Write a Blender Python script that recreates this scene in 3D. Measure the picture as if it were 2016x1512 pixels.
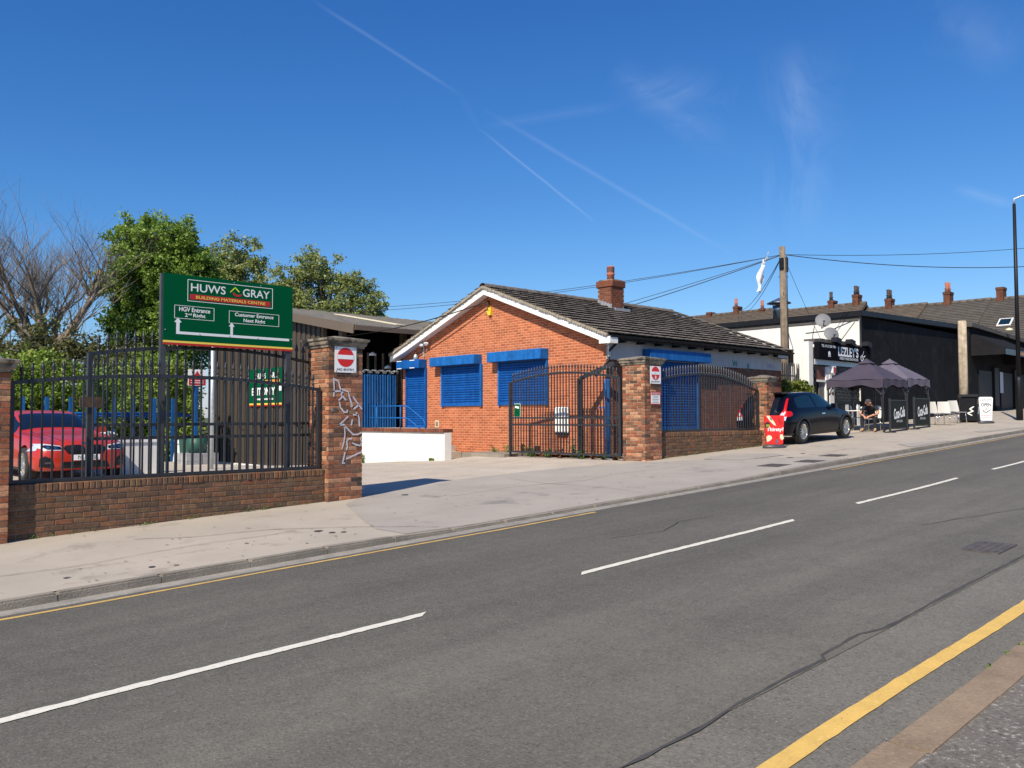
import bpy, bmesh, math, random
import numpy as np
from mathutils import Vector, Matrix
from mathutils.bvhtree import BVHTree
R_ = math.radians
rng = random.Random(7)
for o in list(bpy.data.objects): bpy.data.objects.remove(o)
scene = bpy.context.scene
col = scene.collection

# ------------------------------------------------------------------ camera
cam_d = bpy.data.cameras.new('camera'); cam = bpy.data.objects.new('camera', cam_d); col.objects.link(cam)
cam_d.sensor_fit = 'HORIZONTAL'; cam_d.sensor_width = 36; cam_d.lens = 1652.9/2016*36
cam_d.clip_start = .05; cam_d.clip_end = 3000
Fv = Vector((.69142375, .72138233, .0392522)); Rv = Vector((.72201443, -.69187193, -.00289776)); Uv = Vector((-.0250671, -.03034424, .99922513))
CAM = Vector((0, 0, 1.708))
cam.matrix_world = Matrix(((Rv.x, Uv.x, -Fv.x, CAM.x), (Rv.y, Uv.y, -Fv.y, CAM.y), (Rv.z, Uv.z, -Fv.z, CAM.z), (0, 0, 0, 1)))
scene.camera = cam

# ------------------------------------------------------------------ sun, sky, exposure
SUN_EL = R_(43); SUN_AZ = math.atan2(-.339, -.941)      # where the sun stands, seen from the ground
sd = Vector((math.cos(SUN_AZ)*math.cos(SUN_EL), math.sin(SUN_AZ)*math.cos(SUN_EL), math.sin(SUN_EL)))
sun_d = bpy.data.lights.new('sun', 'SUN'); sun_d.energy = 5.0; sun_d.angle = R_(.53); sun_d.color = (1, .90, .745)
sun = bpy.data.objects.new('sun', sun_d); col.objects.link(sun); sun.location = (0, 0, 60)
sun.rotation_euler = sd.to_track_quat('Z', 'Y').to_euler()
world = bpy.data.worlds.new('World'); scene.world = world; world.use_nodes = True
nt = world.node_tree; nt.nodes.clear()
def N(t, ty, **k):
    n = t.nodes.new(ty)
    for a, b in k.items(): setattr(n, a, b)
    return n
def sky_world():
    L = nt.links.new
    out = N(nt, 'ShaderNodeOutputWorld'); bg = N(nt, 'ShaderNodeBackground'); sky = N(nt, 'ShaderNodeTexSky')
    sky.sky_type = 'NISHITA'; sky.sun_disc = False; sky.sun_elevation = SUN_EL
    sky.sun_rotation = math.atan2(sd.x, sd.y)
    sky.altitude = 60; sky.air_density = 1.0; sky.dust_density = .35; sky.ozone_density = 3.2
    bg.inputs['Strength'].default_value = .105
    tc = N(nt, 'ShaderNodeTexCoord')
    def math_(op, a, b=None, c=None, clamp=False):
        m = N(nt, 'ShaderNodeMath', operation=op, use_clamp=clamp)
        for i, v in enumerate((a, b, c)):
            if v is None: continue
            if isinstance(v, (int, float)): m.inputs[i].default_value = v
            else: L(v, m.inputs[i])
        return m.outputs[0]
    def dot(v):
        d = N(nt, 'ShaderNodeVectorMath', operation='DOT_PRODUCT'); L(tc.outputs['Generated'], d.inputs[0]); d.inputs[1].default_value = v
        return d.outputs['Value']
    nz = N(nt, 'ShaderNodeTexNoise'); L(tc.outputs['Generated'], nz.inputs['Vector']); nz.inputs['Scale'].default_value = 26; nz.inputs['Detail'].default_value = 4
    nz2 = N(nt, 'ShaderNodeTexNoise'); L(tc.outputs['Generated'], nz2.inputs['Vector']); nz2.inputs['Scale'].default_value = 7; nz2.inputs['Detail'].default_value = 9; nz2.inputs['Roughness'].default_value = .62; nz2.inputs['Distortion'].default_value = 1.6
    wob = math_('MULTIPLY_ADD', nz.outputs['Fac'], .0022, -.0011)
    total = None
    # condensation trails and thin cirrus: great-circle arcs (start, end, half width, strength)
    arcs = [((.4518, .7751, .4417), (.6018, .7115, .3629), .0022, .12), ((.6018, .7115, .3629), (.6277, .7063, .3273), .004, .018),
            ((.6277, .7063, .3273), (.7424, .6311, .2248), .0016, .20), ((.6298, .6957, .3455), (.8384, .5127, .1849), .0030, .11),
            ((.7171, .5823, .3829), (.8192, .4929, .2932), .017, .20), ((.7441, .554, .3735), (.8173, .4723, .3302), .022, .16),
            ((.8181, .4183, .3946), (.8688, .454, .1977), .045, .17), ((.8579, .3146, .4062), (.9086, .2329, .3466), .03, .09),
            ((.9238, .3026, .2348), (.9443, .2528, .2106), .006, .12), ((.6292, .7037, .3299), (.7341, .5819, .35), .006, .05)]
    for a, b, w, s in arcs:
        a = Vector(a).normalized(); b = Vector(b).normalized(); n = a.cross(b).normalized(); mid = (a+b).normalized()
        half = a.angle(b)/2; tdir = n.cross(mid).normalized()
        dd = math_('ABSOLUTE', math_('ADD', dot(n), wob))
        e = math_('SUBTRACT', 1.0, math_('DIVIDE', dd, w*1.6), clamp=True)
        e = math_('POWER', e, 1.6)
        al = math_('DIVIDE', math_('ABSOLUTE', dot(tdir)), math.sin(half))
        g = math_('MULTIPLY', math_('SUBTRACT', 1.06, al), 1.9, clamp=True)
        front = math_('GREATER_THAN', dot(mid), 0.0)
        v = math_('MULTIPLY', math_('MULTIPLY', math_('MULTIPLY', e, g), front), s)
        if w > .01: v = math_('MULTIPLY', v, math_('MULTIPLY_ADD', nz2.outputs['Fac'], 4.6, -1.75, clamp=True))
        total = v if total is None else math_('ADD', total, v)
    # the camera's deep blue rendering of the sky: one curve per channel over the whole dome
    sep = N(nt, 'ShaderNodeSeparateColor'); L(sky.outputs[0], sep.inputs[0]); cmb = N(nt, 'ShaderNodeCombineColor')
    for i, (g, k) in enumerate(((1.606, 1.17), (1.16, 1.03), (.874, 1.19))):
        L(math_('MULTIPLY', math_('POWER', math_('MULTIPLY', sep.outputs[i], .105), g), k/.105*.81), cmb.inputs[i])
    mx = N(nt, 'ShaderNodeMix', data_type='RGBA', blend_type='MIX'); L(math_('MULTIPLY', total, .55), mx.inputs['Factor'])
    L(cmb.outputs[0], mx.inputs['A']); mx.inputs['B'].default_value = (7.5, 8.3, 9.5, 1)
    L(mx.outputs['Result'], bg.inputs['Color']); L(bg.outputs[0], out.inputs[0])
sky_world()
vs = scene.view_settings; vs.view_transform = 'Standard'; vs.look = 'None'; vs.gamma = 1; vs.use_curve_mapping = False; vs.exposure = 0.30

# ------------------------------------------------------------------ helpers
def tag(o, label=None, cat=None, group=None, kind=None):
    if label: o['label'] = label
    if cat: o['category'] = cat
    if group: o['group'] = group
    if kind: o['kind'] = kind
    return o
def thing(name, label, cat, loc=(0, 0, 0), rz=0., group=None):
    o = bpy.data.objects.new(name, None); o.empty_display_size = .2; col.objects.link(o)
    o.location = loc; o.rotation_euler = (0, 0, rz)
    return tag(o, label, cat, group)
def link(name, me, parent=None, loc=(0, 0, 0), rot=(0, 0, 0), sc=(1, 1, 1)):
    o = bpy.data.objects.new(name, me); col.objects.link(o); o.parent = parent
    o.location = loc; o.rotation_euler = rot; o.scale = sc
    return o
class MB:
    def __init__(s): s.v = []; s.f = []
    def add(s, vs, fs):
        b = len(s.v); s.v += [tuple(p) for p in vs]; s.f += [tuple(i+b for i in q) for q in fs]; return s
    def box(s, x0, x1, y0, y1, z0, z1):
        return s.add([(x0,y0,z0),(x1,y0,z0),(x1,y1,z0),(x0,y1,z0),(x0,y0,z1),(x1,y0,z1),(x1,y1,z1),(x0,y1,z1)],
                     [(0,3,2,1),(4,5,6,7),(0,1,5,4),(1,2,6,5),(2,3,7,6),(3,0,4,7)])
    def bar(s, p, q, w, h=None, up=(0, 0, 1)):
        p = Vector(p); q = Vector(q); d = (q-p).normalized(); u = Vector(up)
        if abs(d.dot(u)) > .99: u = Vector((0, 1, 0))
        r = d.cross(u).normalized()*w/2; u = r.cross(d).normalized()*(h or w)/2
        vs = [p-r-u, p+r-u, p+r+u, p-r+u, q-r-u, q+r-u, q+r+u, q-r+u]
        return s.add(vs, [(0,1,2,3),(7,6,5,4),(0,4,5,1),(1,5,6,2),(2,6,7,3),(3,7,4,0)])
    def tube(s, pts, r, n=6, cap=True):
        pts = [Vector(p) for p in pts]; rs = r if isinstance(r, (list, tuple)) else [r]*len(pts); b = len(s.v); m = len(pts)
        ref = None
        for i, p in enumerate(pts):
            d = (pts[min(i+1, m-1)]-pts[max(i-1, 0)]).normalized()
            if ref is None: ref = Vector((0, 0, 1)) if abs(d.z) < .9 else Vector((1, 0, 0))
            a = d.cross(ref).normalized(); c = a.cross(d).normalized(); ref = c
            for k in range(n):
                t = 2*math.pi*k/n; s.v.append(tuple(p+(a*math.cos(t)+c*math.sin(t))*rs[i]))
        for i in range(m-1):
            for k in range(n):
                k2 = (k+1) % n; s.f.append((b+i*n+k, b+i*n+k2, b+(i+1)*n+k2, b+(i+1)*n+k))
        if cap: s.f.append(tuple(b+k for k in reversed(range(n)))); s.f.append(tuple(b+(m-1)*n+k for k in range(n)))
        return s
    def lathe(s, prof, c=(0, 0, 0), n=10, axis='z'):
        b = len(s.v); m = len(prof)
        for r, z in prof:
            for k in range(n):
                t = 2*math.pi*k/n; x, y = r*math.cos(t), r*math.sin(t)
                p = (x, y, z) if axis == 'z' else ((x, z, y) if axis == 'y' else (z, x, y))
                s.v.append((p[0]+c[0], p[1]+c[1], p[2]+c[2]))
        for i in range(m-1):
            for k in range(n):
                k2 = (k+1) % n; q = (b+i*n+k, b+i*n+k2, b+(i+1)*n+k2, b+(i+1)*n+k)
                s.f.append(q if axis != 'y' else q[::-1])
        return s
    def prism(s, poly, y0, y1, plane='xz'):
        n = len(poly); f = {'xz': lambda a, b, t: (a, t, b), 'yz': lambda a, b, t: (t, a, b), 'xy': lambda a, b, t: (a, b, t)}[plane]
        vs = [f(a, b, y0) for a, b in poly]+[f(a, b, y1) for a, b in poly]
        return s.add(vs, [tuple(range(n)), tuple(range(2*n-1, n-1, -1))]+[(i, n+i, n+(i+1) % n, (i+1) % n) for i in range(n)])
    def grid(s, fn, nu, nv):
        b = len(s.v)
        for i in range(nu+1):
            for j in range(nv+1): s.v.append(tuple(fn(i/nu, j/nv)))
        for i in range(nu):
            for j in range(nv):
                a = b+i*(nv+1)+j; s.f.append((a, a+nv+1, a+nv+2, a+1))
        return s
    def mesh(s, name, mat=None, smooth=False, fix=True):
        me = bpy.data.meshes.new(name); me.from_pydata(s.v, [], s.f)
        if mat: me.materials.append(mat)
        if fix and len(s.f) < 20000:
            bm = bmesh.new(); bm.from_mesh(me); bmesh.ops.recalc_face_normals(bm, faces=bm.faces); bm.to_mesh(me); bm.free()
        if smooth:
            me.polygons.foreach_set('use_smooth', [True]*len(me.polygons))
        me.update(); return me
    def build(s, name, mat, parent=None, smooth=False, loc=(0, 0, 0), rot=(0, 0, 0), fix=True):
        return link(name, s.mesh(name, mat, smooth, fix), parent, loc, rot)
def smooth_angle(o, a=35):
    me = o.data; bm = bmesh.new(); bm.from_mesh(me)
    for f in bm.faces: f.smooth = True
    for e in bm.edges:
        if len(e.link_faces) == 2 and e.calc_face_angle(0) > R_(a): e.smooth = False
    bm.to_mesh(me); bm.free(); return o
def bevel(o, w, seg=2):
    me = o.data; bm = bmesh.new(); bm.from_mesh(me)
    bmesh.ops.bevel(bm, geom=[e for e in bm.edges], offset=w, segments=seg, affect='EDGES', clamp_overlap=True)
    bm.to_mesh(me); bm.free(); return smooth_angle(o, 40)
def struct(o): o['kind'] = 'structure'; return o
def lerp(a, b, t): return a+(b-a)*t
def sstep(t): t = max(0., min(1., t)); return t*t*(3-2*t)
def interp(x, tb):
    if x <= tb[0][0]: return tb[0][1]
    for (a, u), (b, v) in zip(tb, tb[1:]):
        if x <= b: return lerp(u, v, (x-a)/(b-a))
    return tb[-1][1]

# ------------------------------------------------------------------ materials
MATS = {}
def mat(name, c, rough=.6, metal=0., var=0., vs=4., vdet=5, bump=0., bs=60., rand=None, ramp=None, spec=.5, speck=None, coat=0., transm=0., emis=None, alpha=None, streak=0., stain=None, tracks=0.):
    """procedural material in world space: colour c, slow variation var, per-piece random value or colour ramp, speckle, bump"""
    m = bpy.data.materials.new(name); m.use_nodes = True; t = m.node_tree; L = t.links.new
    b = t.nodes['Principled BSDF']; b.inputs['Roughness'].default_value = rough; b.inputs['Metallic'].default_value = metal
    b.inputs['Specular IOR Level'].default_value = spec; b.inputs['Coat Weight'].default_value = coat; b.inputs['Coat Roughness'].default_value = .04
    geo = N(t, 'ShaderNodeNewGeometry'); pos = geo.outputs['Position']
    cur = None
    def rgb(c):
        n = N(t, 'ShaderNodeRGB'); n.outputs[0].default_value = (*c, 1); return n.outputs[0]
    cur = rgb(c)
    if rand or ramp:
        oi = N(t, 'ShaderNodeObjectInfo')
        a = N(t, 'ShaderNodeMath', operation='MULTIPLY_ADD'); L(oi.outputs['Random'], a.inputs[0]); a.inputs[1].default_value = 7.31
        L(geo.outputs['Random Per Island'], a.inputs[2])
        fr = N(t, 'ShaderNodeMath', operation='FRACT'); L(a.outputs[0], fr.inputs[0]); rv = fr.outputs[0]
        if ramp:
            r = N(t, 'ShaderNodeValToRGB'); r.color_ramp.interpolation = 'LINEAR'; el = r.color_ramp.elements
            while len(el) < len(ramp): el.new(.5)
            for i, cc in enumerate(ramp): el[i].position = i/(len(ramp)-1); el[i].color = (*cc, 1)
            L(rv, r.inputs[0]); cur = r.outputs[0]
        if rand:
            h = N(t, 'ShaderNodeHueSaturation'); L(cur, h.inputs['Color'])
            mr = N(t, 'ShaderNodeMapRange'); f2 = N(t, 'ShaderNodeMath', operation='FRACT')
            mm = N(t, 'ShaderNodeMath', operation='MULTIPLY'); L(rv, mm.inputs[0]); mm.inputs[1].default_value = 13.7; L(mm.outputs[0], f2.inputs[0]); L(f2.outputs[0], mr.inputs[0])
            mr.inputs[3].default_value = 1-rand; mr.inputs[4].default_value = 1+rand; L(mr.outputs[0], h.inputs['Value']); cur = h.outputs[0]
    def noise(scale, det=5, rough_=.6):
        n = N(t, 'ShaderNodeTexNoise'); L(pos, n.inputs['Vector']); n.inputs['Scale'].default_value = scale; n.inputs['Detail'].default_value = det; n.inputs['Roughness'].default_value = rough_; return n.outputs['Fac']
    def mulval(fac, lo, hi, f0=.3, f1=.7):
        nonlocal cur
        mr = N(t, 'ShaderNodeMapRange'); L(fac, mr.inputs[0]); mr.inputs[1].default_value = f0; mr.inputs[2].default_value = f1; mr.inputs[3].default_value = lo; mr.inputs[4].default_value = hi
        x = N(t, 'ShaderNodeVectorMath', operation='SCALE'); L(cur, x.inputs[0]); L(mr.outputs[0], x.inputs['Scale']); cur = x.outputs[0]
    if var: mulval(noise(vs, vdet), 1-var, 1+var)
    if streak:
        mp = N(t, 'ShaderNodeMapping'); L(pos, mp.inputs[0]); mp.inputs['Scale'].default_value = (3, 3, .25)
        n = N(t, 'ShaderNodeTexNoise'); L(mp.outputs[0], n.inputs['Vector']); n.inputs['Scale'].default_value = 2.5; n.inputs['Detail'].default_value = 6
        mulval(n.outputs['Fac'], 1-streak, 1+streak*.3)
    if tracks:
        mp = N(t, 'ShaderNodeMapping'); L(pos, mp.inputs[0]); mp.inputs['Scale'].default_value = (.10, 1.5, 1)
        n = N(t, 'ShaderNodeTexNoise'); L(mp.outputs[0], n.inputs['Vector']); n.inputs['Scale'].default_value = 1.3; n.inputs['Detail'].default_value = 6; n.inputs['Roughness'].default_value = .65
        mulval(n.outputs['Fac'], 1-tracks, 1+tracks); mulval(noise(22, 2, .7), .88, 1.12); mulval(noise(4.5, 5, .7), .90, 1.10)
        sx = N(t, 'ShaderNodeSeparateXYZ'); L(pos, sx.inputs[0]); wn = N(t, 'ShaderNodeMath', operation='MULTIPLY_ADD'); L(noise(.35, 3), wn.inputs[0]); wn.inputs[1].default_value = .9; L(sx.outputs[1], wn.inputs[2])
        ml = N(t, 'ShaderNodeMapRange'); L(wn.outputs[0], ml.inputs[0]); ml.inputs[1].default_value = 2.4; ml.inputs[2].default_value = 8.8
        rr = N(t, 'ShaderNodeValToRGB'); rr.color_ramp.interpolation = 'B_SPLINE'; el = rr.color_ramp.elements
        prof = [(0, .60), (.10, .66), (.20, .48), (.30, .66), (.40, .54), (.50, .42), (.60, .54), (.70, .36), (.80, .50), (.90, .36), (1, .30)]
        while len(el) < len(prof): el.new(.5)
        for i_, (p_, v_) in enumerate(prof): el[i_].position = p_; el[i_].color = (v_, v_*.99, v_*.97, 1)
        L(ml.outputs[0], rr.inputs[0]); mulval(rr.outputs[0], .80, 1.22, .35, .65)
    if stain:                                        # (colour, scale, threshold)
        f = noise(stain[1], 6, .65); mr = N(t, 'ShaderNodeMapRange'); L(f, mr.inputs[0]); mr.inputs[1].default_value = stain[2]; mr.inputs[2].default_value = stain[2]+.1
        mx = N(t, 'ShaderNodeMix', data_type='RGBA'); L(mr.outputs[0], mx.inputs['Factor']); L(cur, mx.inputs['A']); mx.inputs['B'].default_value = (*stain[0], 1); cur = mx.outputs['Result']
    if speck:                                        # (colour light, colour dark, scale, amount)
        f = noise(speck[2], 3, .75)
        mr = N(t, 'ShaderNodeMapRange'); L(f, mr.inputs[0]); mr.inputs[1].default_value = .56; mr.inputs[2].default_value = .68; mr.inputs[4].default_value = speck[3]
        mx = N(t, 'ShaderNodeMix', data_type='RGBA'); L(mr.outputs[0], mx.inputs['Factor']); L(cur, mx.inputs['A']); mx.inputs['B'].default_value = (*speck[0], 1); cur = mx.outputs['Result']
        mr = N(t, 'ShaderNodeMapRange'); L(f, mr.inputs[0]); mr.inputs[1].default_value = .44; mr.inputs[2].default_value = .32; mr.inputs[4].default_value = speck[3]
        mx = N(t, 'ShaderNodeMix', data_type='RGBA'); L(mr.outputs[0], mx.inputs['Factor']); L(cur, mx.inputs['A']); mx.inputs['B'].default_value = (*speck[1], 1); cur = mx.outputs['Result']
    L(cur, b.inputs['Base Color'])
    if bump:
        f = noise(bs, 4); bp = N(t, 'ShaderNodeBump'); bp.inputs['Strength'].default_value = bump; bp.inputs['Distance'].default_value = .01; L(f, bp.inputs['Height']); L(bp.outputs[0], b.inputs['Normal'])
    if transm: b.inputs['Transmission Weight'].default_value = transm
    if alpha is not None: b.inputs['Alpha'].default_value = alpha
    if emis: b.inputs['Emission Color'].default_value = (*emis[0], 1); b.inputs['Emission Strength'].default_value = emis[1]
    MATS[name] = m; return m
def leafmat(name, c1, c2, c3):
    m = bpy.data.materials.new(name); m.use_nodes = True; t = m.node_tree; L = t.links.new; t.nodes.clear()
    out = N(t, 'ShaderNodeOutputMaterial'); geo = N(t, 'ShaderNodeNewGeometry')
    r = N(t, 'ShaderNodeValToRGB'); el = r.color_ramp.elements; el.new(.5)
    for i, cc in enumerate((c1, c2, c3)): el[i].position = i/2; el[i].color = (*cc, 1)
    n = N(t, 'ShaderNodeTexNoise'); L(geo.outputs['Position'], n.inputs['Vector']); n.inputs['Scale'].default_value = .9
    ad = N(t, 'ShaderNodeMath', operation='MULTIPLY_ADD'); L(geo.outputs['Random Per Island'], ad.inputs[0]); ad.inputs[1].default_value = .6
    m2 = N(t, 'ShaderNodeMath', operation='MULTIPLY_ADD'); L(n.outputs['Fac'], m2.inputs[0]); m2.inputs[1].default_value = 1.2; m2.inputs[2].default_value = -.4; L(m2.outputs[0], ad.inputs[2])
    L(ad.outputs[0], r.inputs[0])
    d = N(t, 'ShaderNodeBsdfPrincipled'); d.inputs['Roughness'].default_value = .45; d.inputs['Specular IOR Level'].default_value = .35; L(r.outputs[0], d.inputs['Base Color'])
    tr = N(t, 'ShaderNodeBsdfTranslucent'); L(r.outputs[0], tr.inputs['Color']); mx = N(t, 'ShaderNodeMixShader'); mx.inputs[0].default_value = .35
    L(d.outputs[0], mx.inputs[1]); L(tr.outputs[0], mx.inputs[2]); L(mx.outputs[0], out.inputs[0]); MATS[name] = m; return m

mat('asphalt', (.106, .099, .080), .88, var=.10, vs=.5, bump=.7, bs=60, tracks=.16, speck=((.21, .20, .172), (.035, .034, .03), 55, .7))
mat('asphalt_near', (.126, .116, .096), .9, var=.10, vs=.7, bump=.8, bs=55, tracks=.10, speck=((.25, .235, .20), (.04, .04, .036), 52, .75))
mat('asphalt_dark', (.056, .053, .048), .8, var=.25, vs=5, bump=.4, bs=80)
mat('footway', (.395, .345, .280), .9, var=.10, vs=.8, bump=.3, bs=120, speck=((.46, .43, .38), (.19, .17, .15), 95, .5), stain=((.29, .25, .205), 1.7, .57))
mat('footway_grey', (.335, .302, .262), .9, var=.10, vs=.9, bump=.3, bs=120, speck=((.38, .36, .33), (.17, .16, .15), 95, .5), stain=((.20, .19, .175), 1.1, .60))
mat('near_footway', (.145, .128, .108), .92, var=.2, vs=4, bump=.9, bs=60, speck=((.42, .39, .35), (.05, .045, .04), 38, .8))
mat('yard_concrete', (.45, .39, .315), .92, var=.13, vs=1.2, bump=.7, bs=70, speck=((.55, .51, .46), (.20, .17, .14), 30, .75))
mat('kerb_stone', (.235, .205, .165), .85, var=.22, vs=3, bump=.6, bs=50, speck=((.34, .32, .29), (.13, .12, .11), 60, .5))
mat('channel', (.26, .24, .21), .9, var=.25, vs=5, bump=.6, bs=60, speck=((.42, .39, .35), (.12, .11, .1), 55, .7))
mat('sandstone_kerb', (.235, .172, .112), .85, var=.25, vs=3, bump=.5, bs=40, speck=((.38, .27, .2), (.13, .085, .06), 50, .5))
mat('white_line', (.66, .63, .54), .75, var=.08, vs=9, speck=((.72, .69, .6), (.24, .23, .2), 34, .55))
mat('yellow_line', (.62, .40, .10), .75, var=.10, vs=7, speck=((.80, .58, .25), (.33, .25, .12), 42, .45))
mat('yellow_mid', (.52, .34, .10), .8, var=.15, vs=7, speck=((.55, .40, .2), (.2, .16, .1), 34, .55)); mat('yellow_worn', (.48, .31, .10), .8, var=.2, vs=7, speck=((.5, .36, .2), (.15, .13, .1), 30, .7))
mat('iron_cover', (.115, .10, .09), .6, metal=.3, var=.25, vs=12, bump=.8, bs=70)
mat('terrain', (.07, .085, .035), .95, var=.35, vs=.4)
mat('mortar', (.47, .37, .27), .95, var=.2, vs=6, bump=.4, bs=80)
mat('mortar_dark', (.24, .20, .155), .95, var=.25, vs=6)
mat('mortar_gable', (.62, .32, .19), .95, var=.12, vs=3)
mat('brick_pillar', (.3, .12, .06), .9, spec=.2, ramp=[(.32, .112, .054), (.14, .075, .048), (.45, .20, .105), (.06, .048, .042), (.30, .125, .066), (.26, .088, .048), (.47, .25, .14), (.10, .063, .045), (.35, .14, .074)], rand=.22, var=.30, vs=16, bump=.5, bs=60, stain=((.50, .44, .36), 9, .68))
mat('brick_wall', (.15, .08, .045), .92, spec=.2, ramp=[(.17, .085, .045), (.12, .075, .05), (.20, .10, .055), (.105, .07, .05), (.16, .10, .055), (.185, .08, .045)], rand=.14, var=.28, vs=14, bump=.5, bs=60, stain=((.17, .14, .06), 5, .64))
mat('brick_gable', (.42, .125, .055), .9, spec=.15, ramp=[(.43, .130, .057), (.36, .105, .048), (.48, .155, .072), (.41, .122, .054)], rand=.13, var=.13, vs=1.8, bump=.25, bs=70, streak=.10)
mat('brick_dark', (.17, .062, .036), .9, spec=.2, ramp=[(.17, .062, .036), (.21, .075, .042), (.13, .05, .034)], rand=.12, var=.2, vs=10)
mat('stone_cap', (.24, .205, .155), .9, var=.35, vs=7, bump=.6, bs=40, stain=((.07, .06, .05), 5, .5))
mat('black_iron', (.022, .024, .028), .42, metal=.0, var=.3, vs=10, spec=.6)
mat('grey_iron', (.05, .052, .058), .45, var=.25, vs=8, spec=.6)
mat('rust', (.075, .045, .03), .8, var=.4, vs=12)
mat('blue_paint', (.010, .098, .36), .55, spec=.12, rand=.10, var=.18, vs=6, streak=.22)
mat('blue_faded', (.014, .125, .40), .6, spec=.12, rand=.06, var=.22, vs=5, streak=.25)
mat('blue_steel', (.006, .085, .26), .5, spec=.3, rand=.15, var=.18, vs=5, streak=.3)
mat('white_paint', (.80, .79, .76), .55, var=.05, vs=3)
mat('white_render', (.78, .76, .71), .9, var=.06, vs=1.5, bump=.3, bs=50, streak=.12, stain=((.60, .57, .52), 2.2, .63))
mat('grey_render', (.47, .47, .48), .9, var=.07, vs=2, bump=.2, bs=50, streak=.10)
mat('black_render', (.0085, .0095, .0125), .85, spec=.15, var=.35, vs=1.0, streak=.45, stain=((.016, .016, .018), 1.6, .56), bump=.2, bs=60)
mat('black_paint', (.009, .0095, .012), .5, spec=.3, var=.2, vs=5)
mat('black_shiny', (.008, .008, .011), .3, spec=.35)
mat('dark_void', (.012, .011, .010), .9)
mat('tile', (.125, .106, .090), .88, rand=.20, var=.32, vs=7, bump=.6, bs=50, stain=((.16, .15, .11), 8, .66))
mat('verge_mortar', (.30, .26, .20), .95, var=.4, vs=14, bump=.9, bs=40)
mat('slate', (.085, .076, .068), .85, rand=.15, var=.22, vs=2.5, bump=.4, bs=30)
mat('slate_brown', (.11, .088, .070), .85, rand=.15, var=.22, vs=2.5, bump=.4, bs=30)
mat('lead', (.36, .37, .39), .5, metal=.4, var=.2, vs=8)
mat('terracotta', (.36, .12, .07), .8, var=.2, vs=8)
mat('sooty_pot', (.045, .035, .032), .8, var=.3, vs=8)
mat('brown_cladding', (.066, .052, .040), .55, var=.08, vs=1.5, streak=.1)
mat('brown_trim', (.125, .096, .07), .55, var=.08, vs=2)
mat('shed_roof', (.15, .14, .125), .85, var=.2, vs=1.5, streak=.1)
mat('galvanised', (.52, .56, .58), .45, metal=.5, var=.2, vs=14)
mat('green_sign', (.0003, .078, .030), .8, spec=.03, var=.03, vs=2)
mat('sign_white', (.82, .83, .82), .45)
mat('sign_grey_white', (.74, .76, .76), .45)
mat('sign_red', (.45, .018, .016), .4)
mat('bright_red', (.62, .02, .018), .4)
mat('sign_yellow', (.85, .62, .09), .45)
mat('sign_orange', (.80, .30, .05), .45)
mat('sign_lime', (.60, .75, .05), .45)
mat('letter_black', (.015, .015, .017), .5)
mat('graffiti_white', (.52, .52, .57), .7, var=.15, vs=30)
mat('graffiti_teal', (.02, .22, .20), .8)
mat('graffiti_purple', (.20, .10, .28), .8)
mat('alarm_yellow', (.80, .55, .03), .45)
mat('plastic_white', (.80, .80, .78), .4)
mat('timber_pole', (.23, .175, .125), .9, var=.3, vs=5, streak=.4, bump=.6, bs=40)
mat('timber_pale', (.48, .39, .28), .9, var=.3, vs=5, streak=.4, bump=.6, bs=40)
mat('cable', (.02, .02, .022), .6)
mat('polythene', (.75, .75, .78), .35, transm=.0)
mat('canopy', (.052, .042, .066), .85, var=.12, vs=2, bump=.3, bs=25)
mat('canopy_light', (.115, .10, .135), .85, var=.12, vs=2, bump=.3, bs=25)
mat('banner', (.018, .021, .019), .8, spec=.2, var=.15, vs=3)
mat('car_red', (.42, .026, .010), .35, coat=.6, spec=.3)
mat('car_black', (.0025, .003, .008), .16, coat=.2, spec=.14)
mat('car_trim', (.014, .014, .015), .55)
mat('glass_dark', (.006, .010, .022), .05, spec=.45)
mat('glass_blue', (.006, .020, .034), .05, spec=.32)
mat('tyre', (.022, .022, .022), .85)
mat('alloy', (.62, .61, .58), .3, metal=.85)
mat('lamp_red', (.50, .006, .010), .25, coat=.25, spec=.2)
mat('lamp_clear', (.70, .74, .78), .1, coat=1., metal=.3)
mat('chrome', (.8, .8, .8), .12, metal=1.)
mat('denim', (.014, .016, .024), .9); mat('black_shirt', (.010, .011, .016), .9)
mat('skin', (.55, .27, .17), .55); mat('boot', (.42, .26, .12), .8); mat('hair', (.12, .09, .07), .8); mat('cap_grey', (.06, .06, .065), .9)
mat('bark', (.10, .085, .065), .95, var=.3, vs=6); mat('bark_pale', (.20, .16, .12), .95, var=.3, vs=3)
mat('orange_brick_pack', (.48, .20, .09), .85, rand=.2); mat('bulk_bag', (.62, .64, .66), .8, var=.15, vs=3); mat('dish_grey', (.15, .155, .165), .6); mat('pallet_grey', (.30, .30, .30), .85, var=.3, vs=5)
mat('green_bin', (.02, .09, .06), .5); mat('poster', (.45, .50, .60), .5)
mat('curtain', (.62, .64, .60), .9, var=.35, vs=6); mat('brown_panel', (.16, .06, .035), .7); mat('grey_door', (.12, .12, .12), .6); mat('cream', (.75, .66, .45), .6)
mat('zinc', (.20, .26, .31), .35, metal=.8, var=.2, vs=4)
mat('warm_lamp', (.9, .7, .35), .4)
leafmat('leaf_deep', (.10, .175, .024), (.20, .31, .050), (.32, .43, .09))
leafmat('leaf_olive', (.15, .195, .058), (.26, .305, .10), (.39, .43, .16))
leafmat('leaf_bright', (.11, .20, .022), (.22, .32, .045), (.42, .48, .11))
leafmat('leaf_hedge', (.05, .09, .015), (.13, .17, .025), (.32, .34, .07))
leafmat('leaf_dull', (.085, .10, .03), (.135, .14, .05), (.19, .175, .075))
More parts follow.
